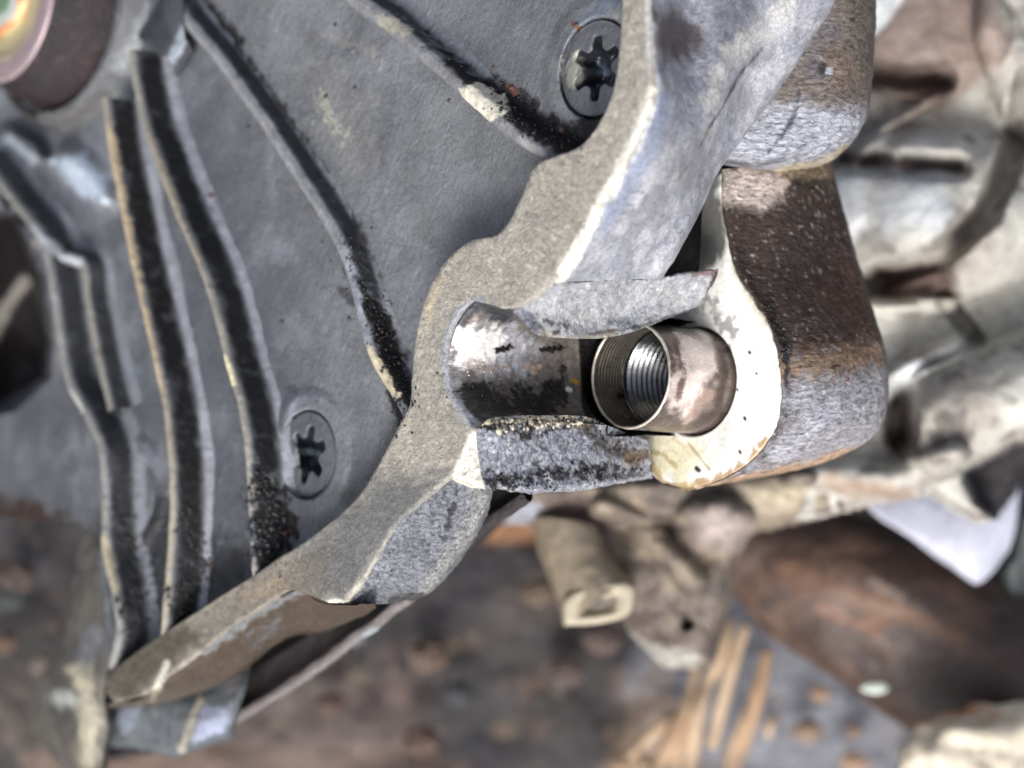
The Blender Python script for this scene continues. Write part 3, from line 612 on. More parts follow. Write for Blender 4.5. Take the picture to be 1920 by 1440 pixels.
patch('boss', rows, 16, 16, 'boss', stains=[
  N(.42, (74,58,50), rag=60, soft=60, freq=1.5, a=.8), N(.3, (50,42,40), rag=60, soft=40, freq=3, seed=3, a=.7),
  N(.10, (190,186,182), rag=50, soft=10, freq=15, seed=31, a=.7), L([(1590,520),(1615,600),(1560,560)], 34, (88,62,50), soft=50, rag=20, a=.6),
  G([(1352,312),(1440,318),(1480,330),(1465,375),(1430,395),(1360,385)], (214,200,192), soft=30, rag=16, a=.95, rough=.4, freq=8),
  G([(1350,310),(1600,290),(1560,335),(1480,332),(1420,322)], (160,140,112), soft=14, rag=10, a=.7),
  G([(1458,700),(1540,695),(1680,660),(1680,900),(1300,930),(1290,908),(1400,872),(1450,810)], (168,168,174), soft=90, rag=36, a=.97, rough=.45, freq=5),
  L([(1480,690),(1560,680),(1650,665)], 22, (150,124,98), soft=36, rag=26, a=.8, freq=8),
  L([(1560,762),(1480,840),(1460,850)], 8, (196,198,212), soft=30, rag=20, a=.6), L([(1290,921),(1420,893),(1540,866),(1600,842)], 8, (196,160,122), soft=12, rag=10, a=.8), L([(1470,640),(1475,700),(1470,720)], 7, (40,42,50), soft=8, rag=14, freq=9, a=.9),
  L([(1560,690),(1572,685)], 2.5, (30,26,28), soft=3, rag=3), L([(1586,714),(1594,709)], 2, (130,40,40), soft=2, rag=2)],
  disp=[(.03, 1.2, 3), (.02, 7, 3), (.012, 14, 2)], base=(66,52,46), rough=.42, metal=.2, bump=1.1, parent=hous, pool=True)
# upper lobe
lobe = [
 [(1500,-90,4.9),(1560,-90,5.4),(1600,-90,6.),(1630,-90,6.7),(1644,-90,7.4),(1640,-90,9)],
 [(1500,0,4.9),(1560,0,5.3),(1600,0,5.9),(1628,0,6.6),(1642,0,7.4),(1638,0,9)],
 [(1450,95,4.7),(1525,95,5.3),(1580,95,5.9),(1620,95,6.7),(1638,95,7.5),(1634,95,9)],
 [(1400,180,4.5),(1485,178,5.2),(1560,172,5.9),(1612,165,6.7),(1634,160,7.5),(1630,160,9)],
 [(1365,240,4.4),(1450,240,5.1),(1535,232,5.9),(1598,222,6.7),(1626,212,7.5),(1622,212,9)],
 [(1345,285,4.5),(1430,285,5.1),(1510,280,5.9),(1570,268,6.7),(1605,255,7.5),(1600,253,9)],
 [(1340,303,4.9),(1420,308,5.4),(1500,305,6.2),(1556,296,7.),(1580,284,7.8),(1575,280,9)],
 [(1345,308,5.9),(1420,318,6.3),(1495,318,6.9),(1545,308,7.6),(1566,294,8.2),(1560,290,9.4)],
 [(1350,300,7.5),(1420,310,7.5),(1490,310,7.8),(1540,300,8.4),(1560,288,9),(1555,284,10)]]
patch('upper_lobe', lobe, 14, 14, 'boss', stains=[
  N(.5, (100,92,86), rag=50, soft=30, freq=3, a=.8), L([(1560,60),(1530,130)], 26, (92,92,98), soft=30, rag=20, a=.7, freq=6), L([(1560,100),(1590,140)], 22, (126,108,96), soft=30, rag=20, a=.6, freq=6),
  G([(1330,300),(1400,210),(1500,190),(1620,205),(1640,240),(1560,330),(1440,330)], (168,172,182), soft=36, rag=18, a=.95, rough=.5),
  L([(1500,172),(1490,215),(1470,250),(1440,285)], 3, (54,66,84), soft=5, rag=4, a=.9), L([(1345,300),(1420,312),(1460,300)], 3, (60,62,70), soft=6, rag=6, a=.7),
  L([(1460,325),(1540,312),(1590,280)], 12, (190,175,140), soft=14, rag=8, a=.75), L([(1551,132),(1556,134)], 5, (205,208,225), soft=4, rag=3), L([(1540,130),(1546,124)], 6, (40,38,36), soft=5, rag=6)],
  disp=[(.04, 1.2, 3), (.035, 6, 3)], base=(118,110,104), rough=.5, metal=.15, bump=1., parent=hous, pool=True)
patch('web_infill', [[(1190,330,6.2),(1260,320,6.2),(1330,310,6.3),(1380,300,6.5)],[(1180,430,6.1),(1250,430,6.0),(1310,430,6.),(1340,420,6.1)],[(1170,540,6.),(1240,540,5.9),(1300,540,5.8),(1340,530,5.8)],[(1170,620,6.),(1230,620,6.),(1290,610,5.9),(1330,600,5.9)]], 14, 14, 'grime',  # black filler sheet added behind the gap, coloured to stand for deep shade
  disp=[(.05, 2, 3)], base=(34,30,30), rough=.45, bump=1., k=.6, parent=hous)

# ================================================================ THREADED SLEEVE
slv = thing('threaded_sleeve', 'open steel threaded sleeve with brown oily outside sitting in the bolt hole', 'threaded sleeve', uvw(np.array(0.), np.array(0.), np.array(3.85)))
na = 260; an = np.linspace(0, 2*math.pi, na, endpoint=False)
def rings(rw, disp=None):
    g = np.array([uvw(r*np.cos(an), r*np.sin(an), np.full(na, w_) if np.ndim(w_) == 0 else w_) for r, w_ in rw])
    return displace(g, disp) if disp else g
WM = 3.58
rw = [(1.035, 6.8), (1.035, 6.0), (1.035, 5.4)]+[(1.035, x) for x in np.linspace(5.3, WM+.05, 40)]+[(1.025, WM+.015)]
g = rings(rw, [(.008, 3, 2)])
add_mesh('outer_skin', g, grid_faces(g.shape[0], na, True), 'steel', [
  N(.5, (84,64,57), rag=50, soft=50, freq=1.6, a=.8, rough=.25), G([(1270,640),(1330,625),(1345,680),(1325,730),(1285,790),(1262,760)], (236,222,214), soft=22, rag=22, a=.92, rough=.22, metal=.3, freq=3),
  L([(1300,770),(1330,740)], 8, (176,150,138), soft=14, rag=16, a=.7), L([(1268,640),(1280,700),(1270,760)], 6, (92,60,52), soft=8, rag=12, a=.85, freq=6), L([(1230,600),(1290,595),(1340,625)], 10, (60,42,38), soft=14, rag=8, a=.9),
  L([(1345,640),(1362,700),(1345,770),(1300,806)], 8, (62,46,42), soft=12, rag=6, a=.8)],
  base=(118,108,103), rough=.22, metal=.6, bump=.35, parent=slv, k=.9)
g = rings([(1.035, WM+.03), (1.03, WM+.008), (1.017, WM-.004), (.993, WM-.006), (.98, WM+.01), (.975, WM+.03)], [(.01, 5, 2)])
add_mesh('mouth_edge', g, grid_faces(g.shape[0], na, True), 'steel', [N(.3, (110,90,70), rag=40, soft=20, freq=4, a=.6)], base=(205,200,185), rough=.35, metal=.5, bump=.6, parent=slv)
rw = [(.975, WM+.03), (.97, WM+.08)]+[(.965+.007*math.sin(x*75), x) for x in np.linspace(WM+.12, 4.37, 120)]+[(.95, 4.4)]
g = rings(rw, [(.006, 4, 2)])
add_mesh('inner_skin', g, grid_faces(g.shape[0], na, True), 'steel', [N(.5, (84,82,76), rag=50, soft=60, freq=1.2, a=.7), 
   L([(1165,670),(1172,740)], 1.2, (170,170,165), soft=3, rag=6, freq=8, a=.7), L([(1180,690),(1195,760),(1225,775)], 1.4, (190,190,180), soft=3, rag=8, a=.7, freq=8), L([(1150,760),(1180,790)], 1.2, (180,180,175), soft=3, rag=6, freq=8, a=.7),
   L([(1160,745),(1180,735),(1190,748),(1180,765)], 5, (28,28,30), soft=3, rag=8, freq=7)], base=(100,95,88), rough=.32, metal=.6, bump=.4, parent=slv)
rows = []; w_ = 5.0; pitch = .15
for s_ in np.linspace(0, 1, 220):
    wc = 4.4+s_*3.; ph = ((wc-4.4)/pitch-an/(2*math.pi)) % 1
    r_ = .94-.08*(1-np.abs(2*ph-1))*min(1, s_*30)
    rows.append(uvw(r_*np.cos(an), r_*np.sin(an), np.full(na, wc)))
g = np.array(rows)
add_mesh('thread', g, grid_faces(g.shape[0], na, True), 'steel', [N(.4, (130,130,130), rag=40, soft=30, freq=2, a=.6)], base=(122,125,128), rough=.2, metal=.95, bump=.25, parent=slv)
g = rings([(.93, 7.4), (.7, 7.55), (.3, 7.5), (.01, 7.5)]); add_mesh('bottom', g, grid_faces(g.shape[0], na, True), 'grime', base=(30, 28, 28), rough=.4, parent=slv)

# ================================================================ HUB AT TOP LEFT
cu = uvof(pt(10, -12, -.9)); hub = thing('flanged_hub', 'thick round yellowish zinc hub end with dark oily side in the upper left corner', 'hub', uvw(cu[0], cu[1], np.array(-.9)))
def hrings(rw, disp=None):
    g = np.array([uvw(cu[0]+r*np.cos(an), cu[1]+r*np.sin(an), np.full(na, w_)) for r, w_ in rw]); return displace(g, disp) if disp else g
g = hrings([(2.6, 1.2), (2.5, .7), (2.35, 0.), (2.2, -.4), (2.12, -.7), (2.08, -.84)], None); g = np.swapaxes(cr1(g, 12), 0, 0)
add_mesh('side', g, grid_faces(g.shape[0], na, True), 'grime', [N(.4, (52,36,40), rag=50, soft=50, freq=1.4, a=.8)], base=(36,30,34), rough=.38, metal=.2, bump=.8, parent=hub)
g = cr1(hrings([(2.09, -.8), (2.04, -.9), (1.85, -.93), (1.5, -.92), (1.42, -.86), (1.2, -.84), (.975, -.86), (.85, -1.0), (.5, -1.02), (.01, -1.0)]), 8)
Pg = g.reshape(-1, 3); q = uvof(Pg)-cu; rad = np.hypot(q[:, 0], q[:, 1])
hf = add_mesh('end_face', g, grid_faces(g.shape[0], na, True), 'white', [], base=(170,150,150), rough=.35, metal=.35, bump=.6, parent=hub)
me = hf.data; cl = np.ones((len(Pg), 4), np.float32); nz = fbm(Pg, 2.5, 3, 2)
for r0_, c_ in ((2.2, (158,142,146)), (1.62, (186,178,146)), (1.18, (196,184,140)), (.98, (214,140,92)), (.80, (205,214,205)), (.5, (120,150,120))):  # white-green centre is a reflection painted as colour
    a_ = sstep((r0_-rad+(nz-.5)*.35)/.16+.5)[:, None] if r0_ < 2.2 else 1.
    cl[:, :3] = cl[:, :3]*(1-a_)+lin(c_)*.85*a_
me.color_attributes['Col'].data.foreach_set('color', cl.ravel())
# retaining ring visible under the hub
tr = []
for b in np.linspace(0, 2*math.pi, 14):
    tr.append(((2.72+.12*math.cos(b)), .5+.12*math.sin(b)))
g = hrings(tr); rg = add_mesh('retaining_ring', g, grid_faces(g.shape[0], na, True), 'steel', [], base=(110,108,108), rough=.25, metal=.7, parent=hub)

# ================================================================ BACKGROUND, well behind the focus
def zfield(name, x0, x1, y0, y1, stp, zb, feats, keep, mat, stains, nz=[(.3, .35, 3), (.12, 1.4, 3), (.05, 3, 3)], **kw):
    X, Y = np.meshgrid(np.arange(x0, x1, stp), np.arange(y0, y1, stp)); Q = np.stack([X, Y], -1)
    P_ = ptz(X, Y, zb+0*X); Z = np.full(X.shape, float(zb))
    for kind, pts_, wd_, am in feats:
        if kind == 'line': Z += am*sstep(1-d_line(Q, pts_)/wd_)
        elif kind == 'poly': Z += am*sstep(.5-d_poly(Q, pts_)/wd_)
        elif kind == 'tube': d_ = np.clip(d_line(Q, pts_)/wd_, 0, 1); Z += am*np.sqrt(1-d_*d_)
        elif kind == 'dome': Z += am*np.sqrt(np.clip(1-((X-pts_[0])/wd_[0])**2-((Y-pts_[1])/wd_[1])**2, 0, 1))
    for am, fr, oc in nz: Z += (fbm(P_, fr, oc, 3)-.5)*2*am
    if keep is not None:
        dk = d_poly(Q, keep)+(fbm(P_, .8, 3, 5)-.5)*12; Z -= 1.2*sstep(1+dk/30)**2; kp = dk < 2
    else: kp = np.ones(X.shape, bool)
    P_ = ptz(X, Y, Z); F = grid_faces(*X.shape); F = F[kp.ravel()[F].all(1)]
    used = np.zeros(X.size, bool); used[F.ravel()] = True; rm = np.cumsum(used)-1
    return add_mesh(name, P_.reshape(-1, 3)[used], rm[F], mat, stains, **kw)
cas = zfield('gearbox_casing', 1480, 2040, -100, 1000, 5, -11, [
   ('dome', (1770,400), (230,170), 2.4), ('tube', [(1560,560),(1700,500),(1760,480),(1850,400),(1900,280),(1930,150)], 30, -1.6),
   ('line', [(1590,300),(1662,305)], 34, -.6), ('line', [(1700,308),(1796,314)], 34, -.7),
   ('line', [(1630,140),(1700,150),(1770,150)], 34, -1.4), ('line', [(1600,300),(1660,240),(1760,180)], 22, .8),
   ('poly', [(1640,505),(1770,505),(1790,555),(1650,560)], 40, -1.2), ('tube', [(1640,575),(1780,572)], 16, .7), ('tube', [(1770,560),(1830,640)], 20, -.5),
   ('tube', [(1780,790),(2040,680)], 110, 2.6), ('tube', [(1640,740),(1700,690),(1790,650)], 26, 1.2), ('line', [(1690,740),(1690,820)], 40, -2.2),
   ('tube', [(1540,890),(1680,900),(1790,860)], 34, 1.2), ('poly', [(1800,880),(1900,830),(2040,800),(2040,1000),(1880,980),(1830,940)], 20, -3.), ('dome', (1740, 60), (160, 130), 1.2),
   ('tube', [(1900,-90),(1880,60),(1930,200)], 60, 1.2)],
   [(1500,-100),(2040,-100),(2040,820),(1930,880),(1905,930),(1870,975),(1830,985),(1790,965),(1740,930),(1650,945),(1560,965),(1490,975)], 'bg', [
   N(.5, (176,176,168), rag=70, soft=90, freq=.35, a=.8), N(.35, (150,140,130), rag=70, soft=60, freq=.6, seed=3, a=.7), N(.3, (112,104,98), rag=70, soft=30, freq=1.3, seed=6, a=.65), N(.25, (198,198,190), rag=70, soft=40, freq=1., seed=9, a=.6), N(.2, (84,76,72), rag=70, soft=24, freq=2., seed=12, a=.7),
   G([(1600,-100),(1880,-100),(1870,120),(1800,230),(1700,230),(1640,200)], (128,108,98), soft=70, rag=50, a=.8, freq=.9), N(.0, (100,80,72), rag=70, soft=24, freq=2.2, seed=13, a=.5),
   G([(1600,-100),(1700,-100),(1692,0),(1645,66),(1620,70)], (238,242,240), soft=10, rag=4), L([(1630,130),(1700,150),(1760,160)], 24, (72,56,50), soft=30, rag=30, freq=1, a=.9),
   G([(1555,330),(1620,335),(1625,420),(1600,450),(1570,440)], (252,254,254), soft=26, rag=8, k=.95), G([(1620,350),(1760,330),(1800,400),(1760,450),(1640,440)], (188,192,196), soft=60, rag=30, a=.9, freq=.8),
   L([(1595,300),(1660,305)], 14, (56,44,42), soft=16, rag=12, freq=1.5), L([(1702,309),(1794,313)], 15, (54,44,42), soft=16, rag=8, freq=1.5), L([(1660,308),(1702,310)], 8, (110,92,86), soft=16, rag=8, freq=1.5),
   G([(1640,500),(1780,500),(1795,560),(1650,562)], (98,76,70), soft=30, rag=22, a=.9), L([(1640,575),(1780,572)], 10, (205,202,190), soft=14, rag=6),
   L([(1690,760),(1700,830)], 30, (70,58,56), soft=30, rag=20, a=.9), L([(1660,740),(1720,690)], 14, (225,228,230), soft=20, rag=8),
   G([(1805,885),(1900,830),(2040,800),(2040,1000),(1880,990),(1830,950)], (36,32,36), soft=20, rag=10), L([(1560,905),(1700,930)], 16, (150,128,108), soft=24, rag=16, a=.8), L([(1600,870),(1620,850)], 16, (196,196,188), soft=16, rag=8)],
   base=(184,182,174), rough=.7, metal=0., k=.72)
tag(cas, 'blurred pale dirty gearbox casting with dark slots filling the right background', 'gearbox casing')

# mottled lower casting with a hollow lug
low = thing('lower_casing', 'blurred dirty brown and grey casting hanging under the broken lug', 'engine casing', ptz(np.array(1200.), np.array(1000.), np.array(-12.)))
zfield('body', 860, 1620, 850, 1330, 5, -12.5, [('tube', [(960,900),(1400,920),(1600,930)], 70, 1.6), ('dome', (1340,985), (80,60), 1.2), ('tube', [(1130,960),(1230,1010),(1300,1090)], 30, .8), ('dome', (1290,1170), (14,14), -.6), ('tube', [(1490,890),(1620,870)], 30, 1.4)],
   [(900,905),(1620,860),(1640,900),(1590,960),(1480,985),(1410,1000),(1385,1050),(1370,1130),(1340,1250),(1250,1260),(1180,1190),(1130,1090),(1080,1020),(1000,985),(905,985)], 'soil', [
   N(.5, (104,92,86), rag=70, soft=60, freq=.6, a=.9), N(.3, (150,138,120), rag=70, soft=40, freq=1., seed=3, a=.8), N(.3, (60,54,54), rag=70, soft=40, freq=.8, seed=7, a=.8),
   L([(1330,980),(1380,1000)], 30, (168,156,150), soft=40, rag=14, a=.9), L([(905,955),(960,965),(1000,960)], 14, (160,165,178), soft=18, rag=10), L([(1180,1200),(1240,1240),(1300,1230)], 14, (170,168,160), soft=20, rag=16), L([(1420,930),(1520,925)], 20, (170,160,138), soft=30, rag=20, a=.8),
   L([(1285,1165),(1290,1172)], 12, (48,40,38), soft=16, rag=4)], nz=[(.5, .5, 4), (.3, 1.3, 3)], base=(112,102,94), rough=.6, parent=low)
# hollow lug
def boxring(par):
    c0 = [(1000,985,-11.6),(1075,1000,-11.0),(1110,985,-11.3)]
    net = [[(1000,975,-12.2),(1010,1040,-12.),(1040,1110,-11.8),(1058,1170,-11.6)],[(1012,970,-11.2),(1030,1040,-10.9),(1052,1110,-10.6),(1068,1172,-10.4)],
           [(1060,975,-10.8),(1085,1040,-10.5),(1110,1090,-10.2),(1120,1125,-10.)],[(1110,985,-11.2),(1130,1040,-10.9),(1160,1080,-10.6),(1176,1098,-10.4)],[(1120,990,-12.5),(1145,1040,-12.3),(1175,1080,-12),(1186,1100,-11.8)]]
    patch('arm', net, 16, 18, 'bg', zspace=True, disp=[(.1, .8, 3), (.03, 3, 2)], stains=[N(.35, (128,116,96), rag=50, soft=40, freq=1., a=.7)], base=(142,131,112), rough=.6, parent=par)
    pts_ = np.array([(1058,1172),(1062,1122),(1112,1100),(1182,1096),(1180,1148),(1128,1168)], float)
    q = cr1(np.vstack([pts_, pts_[:1]]), 14)[:-1]; cc = q.mean(0)
    rows = [(1.0, -12.5), (1.02, -10.6), (1.0, -10.2), (.82, -10.1), (.62, -10.12), (.5, -10.2), (.40, -10.35), (.01, -10.3)]
    g = np.array([ptz(cc[0]+(q[:, 0]-cc[0])*f, cc[1]+(q[:, 1]-cc[1])*f, z_) for f, z_ in rows]); g = cr1(g, 5)
    add_mesh('eye', g, grid_faces(g.shape[0], len(q), True), 'bg', [N(.35, (170,160,132), rag=50, soft=40, freq=1., a=.7), L([(1095,1140),(1150,1125)], 7, (112,108,98), soft=14, rag=6)], base=(176,167,146), rough=.6, parent=par)
boxring(low)

# flange edge and lower block at bottom left
sump = thing('sump_flange', 'thin grey flange edge curving below the cover with bluish metal lugs at its left end', 'sump flange', ptz(np.array(560.), np.array(1260.), np.array(-6.)))
ed = np.array([(190,1420),(330,1392),(440,1348),(520,1302),(600,1248),(665,1198),(720,1158),(780,1110),(850,1045),(910,985),(990,930)], float)
K = cr1(pt(ed[:, 0], ed[:, 1], np.full(len(ed), 3.1)), 14); Kq = uvof(K); tg = np.gradient(Kq, axis=0); tg /= np.linalg.norm(tg, axis=1)[:, None]
lat = np.stack([tg[:, 1], -tg[:, 0]], -1); wob = (fbm(np.c_[Kq, 0*Kq[:, 0]], 1.6, 3, 2)-.5)*.12
g = cr1(np.array([uvw(Kq[:, 0]+lat[:, 0]*(a+wob), Kq[:, 1]+lat[:, 1]*(a+wob), np.full(len(Kq), b)) for a, b in ((-.9, 3.35), (-.5, 3.3), (-.14, 3.2), (-.10, 3.02), (.04, 3.0), (.10, 3.06), (.06, 3.2), (-.5, 3.5), (-1.9, 5.))]), 5)
add_mesh('flange_edge', displace(g, [(.03, 3, 2)]), grid_faces(*g.shape[:2]), 'cast', [L([(440,1348),(600,1248),(720,1158),(850,1045)], 12, (132,126,126), soft=10, rag=5, a=.95), L([(690,1190),(705,1185)], 12, (150,160,165), soft=8, rag=6)], base=(52,46,48), rough=.42, parent=sump)
patch('lug', [[(195,1300,2.6),(260,1300,2.6),(330,1300,2.6),(380,1290,2.6),(440,1262,2.6),(470,1240,2.8)],[(198,1330,2.5),(262,1332,2.5),(335,1330,2.4),(385,1320,2.4),(445,1300,2.4),(462,1285,2.6)],
   [(205,1375,2.6),(265,1378,2.7),(325,1376,2.5),(372,1368,2.3),(435,1345,2.4),(450,1330,2.6)],[(210,1400,3.),(268,1405,3.),(328,1412,2.8),(352,1405,2.6),(428,1378,2.8),(440,1360,3)],[(212,1405,4.2),(270,1410,4.2),(330,1418,4.),(355,1412,4),(428,1385,4),(440,1368,4)]], 14, 14, 'cast',
   stains=[N(.5, (110,116,122), rag=50, soft=30, freq=3, a=.8), G([(215,1325),(262,1325),(245,1372),(230,1375)], (158,168,186), soft=14, rag=8), G([(372,1325),(430,1325),(420,1375),(360,1395)], (168,176,200), soft=16, rag=10), L([(375,1310),(362,1350),(340,1405)], 7, (196,190,172), soft=8, rag=6), L([(450,1250),(430,1290)], 12, (130,128,130), soft=12, rag=12)],
   disp=[(.06, 2, 3), (.03, 7, 2)], base=(96,104,108), rough=.45, metal=.15, parent=sump)
# dark body filling the gap behind the edge
zfield('body', 420, 1010, 900, 1420, 6, -9.5, [], [(470,1300),(540,1190),(700,1130),(900,930),(1000,900),(990,940),(860,1060),(720,1180),(560,1290),(470,1345)], 'grime', [N(.3, (70,60,60), rag=50, soft=30, freq=1.4, a=.8), L([(655,1170),(668,1200)], 14, (150,155,165), soft=14, rag=6, a=.8), L([(525,1270),(540,1290)], 8, (90,110,115), soft=10, rag=6), L([(480,1280),(492,1284)], 7, (150,60,50), soft=6, rag=3), L([(505,1285),(515,1290)], 8, (150,130,135), soft=6, rag=3)],
   nz=[(.3, .8, 3)], base=(38,34,36), rough=.4, k=.65, parent=sump)
# pale post at the lower left
po = patch('casting_post', [[(165,960,1.5),(150,1000,1.5),(140,1080,1.6),(120,1200,1.8),(70,1280,2.2),(60,1360,2.4),(130,1450,2.4)],[(190,960,1.2),(178,1000,1.1),(172,1080,1.1),(165,1200,1.3),(140,1280,1.5),(135,1360,1.6),(150,1450,1.8)],
   [(200,960,1.2),(205,1000,1.1),(214,1080,1.1),(218,1200,1.1),(195,1290,1.4),(200,1360,1.6),(190,1450,1.8)],[(208,960,2.2),(212,1000,2.2),(222,1080,2.2),(224,1200,2.2),(205,1290,2.4),(212,1360,2.6),(198,1450,2.8)]], 16, 16, 'bg',
   disp=[(.1, 1, 3), (.04, 4, 2)], stains=[N(.5, (70,68,64), rag=50, soft=50, freq=1., a=.8), L([(150,1260),(165,1330),(168,1420)], 18, (190,184,162), soft=30, rag=14, a=.9), L([(110,1310),(135,1310)], 14, (180,184,178), soft=20, rag=10), L([(175,1190),(160,1230)], 18, (120,124,130), soft=24, rag=10, a=.8)], base=(98,96,90), rough=.55, metal=.1)
tag(po, 'blurred beige casting post at the lower left edge under the cover corner', 'casting post')

# brown log-like shaft
def tube(name, path, radii, mat, zspace=True, nseg=48, n=16, cap=True, disp=None, flat=1., **kw):
    K = ptz(*np.array(path, float).T); K = cr1(K, n); R = cr1(np.array(radii, float)[:, None], n)[:, 0]
    T = np.gradient(K, axis=0); T /= np.linalg.norm(T, axis=1)[:, None]
    B = np.cross(T, [0, 0, 1.]); B /= np.linalg.norm(B, axis=1)[:, None]; Cc = np.cross(B, T)
    a = np.linspace(0, 2*math.pi, nseg, endpoint=False)
    g = K[:, None]+(B[:, None]*np.cos(a)[None, :, None]+Cc[:, None]*np.sin(a)[None, :, None]*flat)*R[:, None, None]
    if cap: g = np.concatenate([np.repeat(K[:1][:, None], nseg, 1)+0*g[:1], g, np.repeat(K[-1:][:, None], nseg, 1)])
    if disp:
        ctr = np.concatenate([K[:1], K, K[-1:]])[:, None] if cap else K[:, None]
        dn = g-ctr; ln = np.linalg.norm(dn, axis=-1, keepdims=True)+1e-9; h = 0
        for am, fr, oc in disp: h = h+(fbm(g, fr, oc, 2)-.5)*2*am
        g = g+dn/ln*(h[..., None])*(ln > .01)
    return add_mesh(name, g, grid_faces(g.shape[0], nseg, True), mat, **kw)
lg = tube('rusty_shaft', [(1385,1000,-19.5),(1490,1055,-19.3),(1620,1120,-19),(1780,1215,-18.8),(1960,1330,-18.6),(2200,1480,-18.4)], [1.3,1.9,2.35,2.5,2.5,2.5], 'bg', nseg=160, n=30, disp=[(.35, .35, 3), (.07, 1.1, 3), (.03, 3, 2)],
   stains=[N(.5, (58,46,42), rag=60, soft=50, freq=.5, a=.85), N(.3, (98,76,62), rag=60, soft=40, freq=.7, seed=3, a=.8), N(.3, (48,40,40), rag=60, soft=30, freq=1.1, seed=5, a=.8), L([(1480,1070),(1580,1110),(1640,1140)], 16, (118,90,72), soft=36, rag=22, freq=.8, a=.85), L([(1600,1120),(1720,1160),(1800,1200)], 20, (118,90,70), soft=36, rag=20, freq=.8, a=.9), L([(1540,1140),(1640,1180)], 10, (130,88,60), soft=30, rag=20, freq=.8, a=.7),
      L([(1640,1095),(1690,1120)], 9, (150,134,124), soft=20, rag=10, a=.7)], base=(76,57,48), rough=.5, k=.58)
tag(lg, 'thick blurred rusty brown shaft lying diagonally at the lower right', 'shaft')
# pale sheet behind
sh = patch('plastic_sheet', [[(1590,900,-16.5),(1750,880,-16.5),(1860,860,-16.5),(1910,850,-16.5)],[(1640,965,-16),(1740,960,-16),(1830,950,-16),(1910,920,-16.3)],[(1720,1012,-16),(1780,1030,-15.9),(1840,1020,-15.9),(1902,990,-16.2)],[(1800,1068,-16.2),(1822,1088,-16.1),(1840,1088,-16.1),(1890,1030,-16.4)]], 10, 10, 'bg', zspace=True,
   disp=[(.1, .6, 2)], base=(204,207,224), rough=.5, k=.62)
tag(sh, 'blurred pale lavender white sheet wedge above the rusty shaft', 'sheet')
solid = sh.modifiers.new('thickness', 'SOLIDIFY'); solid.thickness = .0006
dk = zfield('grey_block', 1830, 2040, 830, 1300, 6, -18, [('line', [(1900,860),(1900,1300)], 40, .6)], [(1925,880),(2040,850),(2040,1300),(1960,1240),(1850,1140),(1820,1100),(1890,1030),(1905,960)], 'bg', [N(.5, (86,92,92), rag=50, soft=60, freq=.5)], base=(100,106,104), rough=.5)
tag(dk, 'blurred dark grey block at the right edge beside the white sheet', 'metal block')

# ground
fx = np.concatenate([np.array([-400, -200, -100, -60, -40, -30, -22, -18]), np.linspace(-16, 16, 260), np.array([18, 22, 30, 40, 60, 100, 200, 400])])
GX, GY = np.meshgrid(fx, fx); GZ = -24+(fbm(np.stack([GX, GY, 0*GX], -1), .5, 4, 4)-.5)*1.4
g = np.stack([GX, GY, GZ], -1)
gr = add_mesh('ground', g, grid_faces(*g.shape[:2]), 'soil', [
   N(.5, (46,42,43), rag=70, soft=70, freq=.2, a=.9), N(.3, (84,74,68), rag=70, soft=60, freq=.3, seed=3, a=.8), N(.05, (116,92,78), rag=70, soft=40, freq=.7, seed=5, a=.7), N(.25, (46,45,50), rag=70, soft=60, freq=.3, seed=8, a=.9),
   G([(1240,1120),(1420,1060),(1560,1180),(1700,1330),(1740,1460),(1500,1460),(1250,1460),(1160,1300)], (118,120,128), soft=60, rag=24, a=.95, freq=.6),
   G([(1170,1300),(1260,1290),(1330,1460),(1150,1460)], (150,128,106), soft=50, rag=40, a=.7, freq=.8), N(.08, (150,132,112), rag=70, soft=40, freq=1.2, seed=15, a=.5),
   G([(560,1480),(60,1480),(60,1420),(400,1380),(560,1400),(800,1400),(900,1480)], (112,92,80), soft=60, rag=40, a=.8, freq=.6),
   G([(440,1300),(820,1240),(800,1460),(440,1460)], (86,74,70), soft=60, rag=40, a=.6, freq=.6),
   G([(820,1020),(990,1040),(960,1150),(800,1170)], (44,42,48), soft=60, rag=30, a=.8, freq=.6),
   L([(880,1000),(1000,1000)], 22, (150,108,76), soft=24, rag=16, a=.9, freq=.8)],
   base=(60,56,55), rough=.7, k=.42)
gr['kind'] = 'structure'
# straws
def straw(path, r, c, lb):
    o = tube('straw', path, r, 'bg', nseg=14, n=8, disp=[(.05, 1.2, 2)], base=c, rough=.6, stains=[N(.4, (110,92,76), rag=50, soft=30, freq=.8, a=.8)])
    return tag(o, lb, 'straw', 'straw stalks on the ground at the lower right')
zs = -21.8
for a, b, rr_, lb in [((1275,1330),(1180,1420),.14,'short slanting straw stalk, leftmost of the bundle'),((1300,1290),(1225,1460),.24,'thick straw stalk, second from the left of the bundle'),((1312,1230),(1262,1460),.16,'long thin straw stalk, third from the left of the bundle'),
   ((1340,1240),(1290,1450),.2,'straw stalk in the middle of the bundle'),((1372,1160),(1325,1290),.13,'short straw stalk reaching highest on the left half'),((1400,1165),(1335,1400),.17,'long straw stalk whose top reaches highest in the bundle'),
   ((1420,1290),(1350,1470),.14,'thin straw stalk, third from the right of the bundle'),((1440,1215),(1375,1450),.2,'long straw stalk, second from the right of the bundle'),((1458,1340),(1440,1380),.11,'tiny straw bit, rightmost of the bundle'),
   ((1345,1175),(1318,1235),.11,'tiny faint straw bit above the left stalks')]:
    m_ = ((a[0]+b[0])/2+random.uniform(-8, 8), (a[1]+b[1])/2)
    straw([(a[0], a[1], zs), (m_[0], m_[1], zs+.25), (b[0], b[1], zs)], [rr_*.7, rr_*1.2, rr_], random.choice([(184,158,128), (172,142,112), (190,166,138)]), lb)
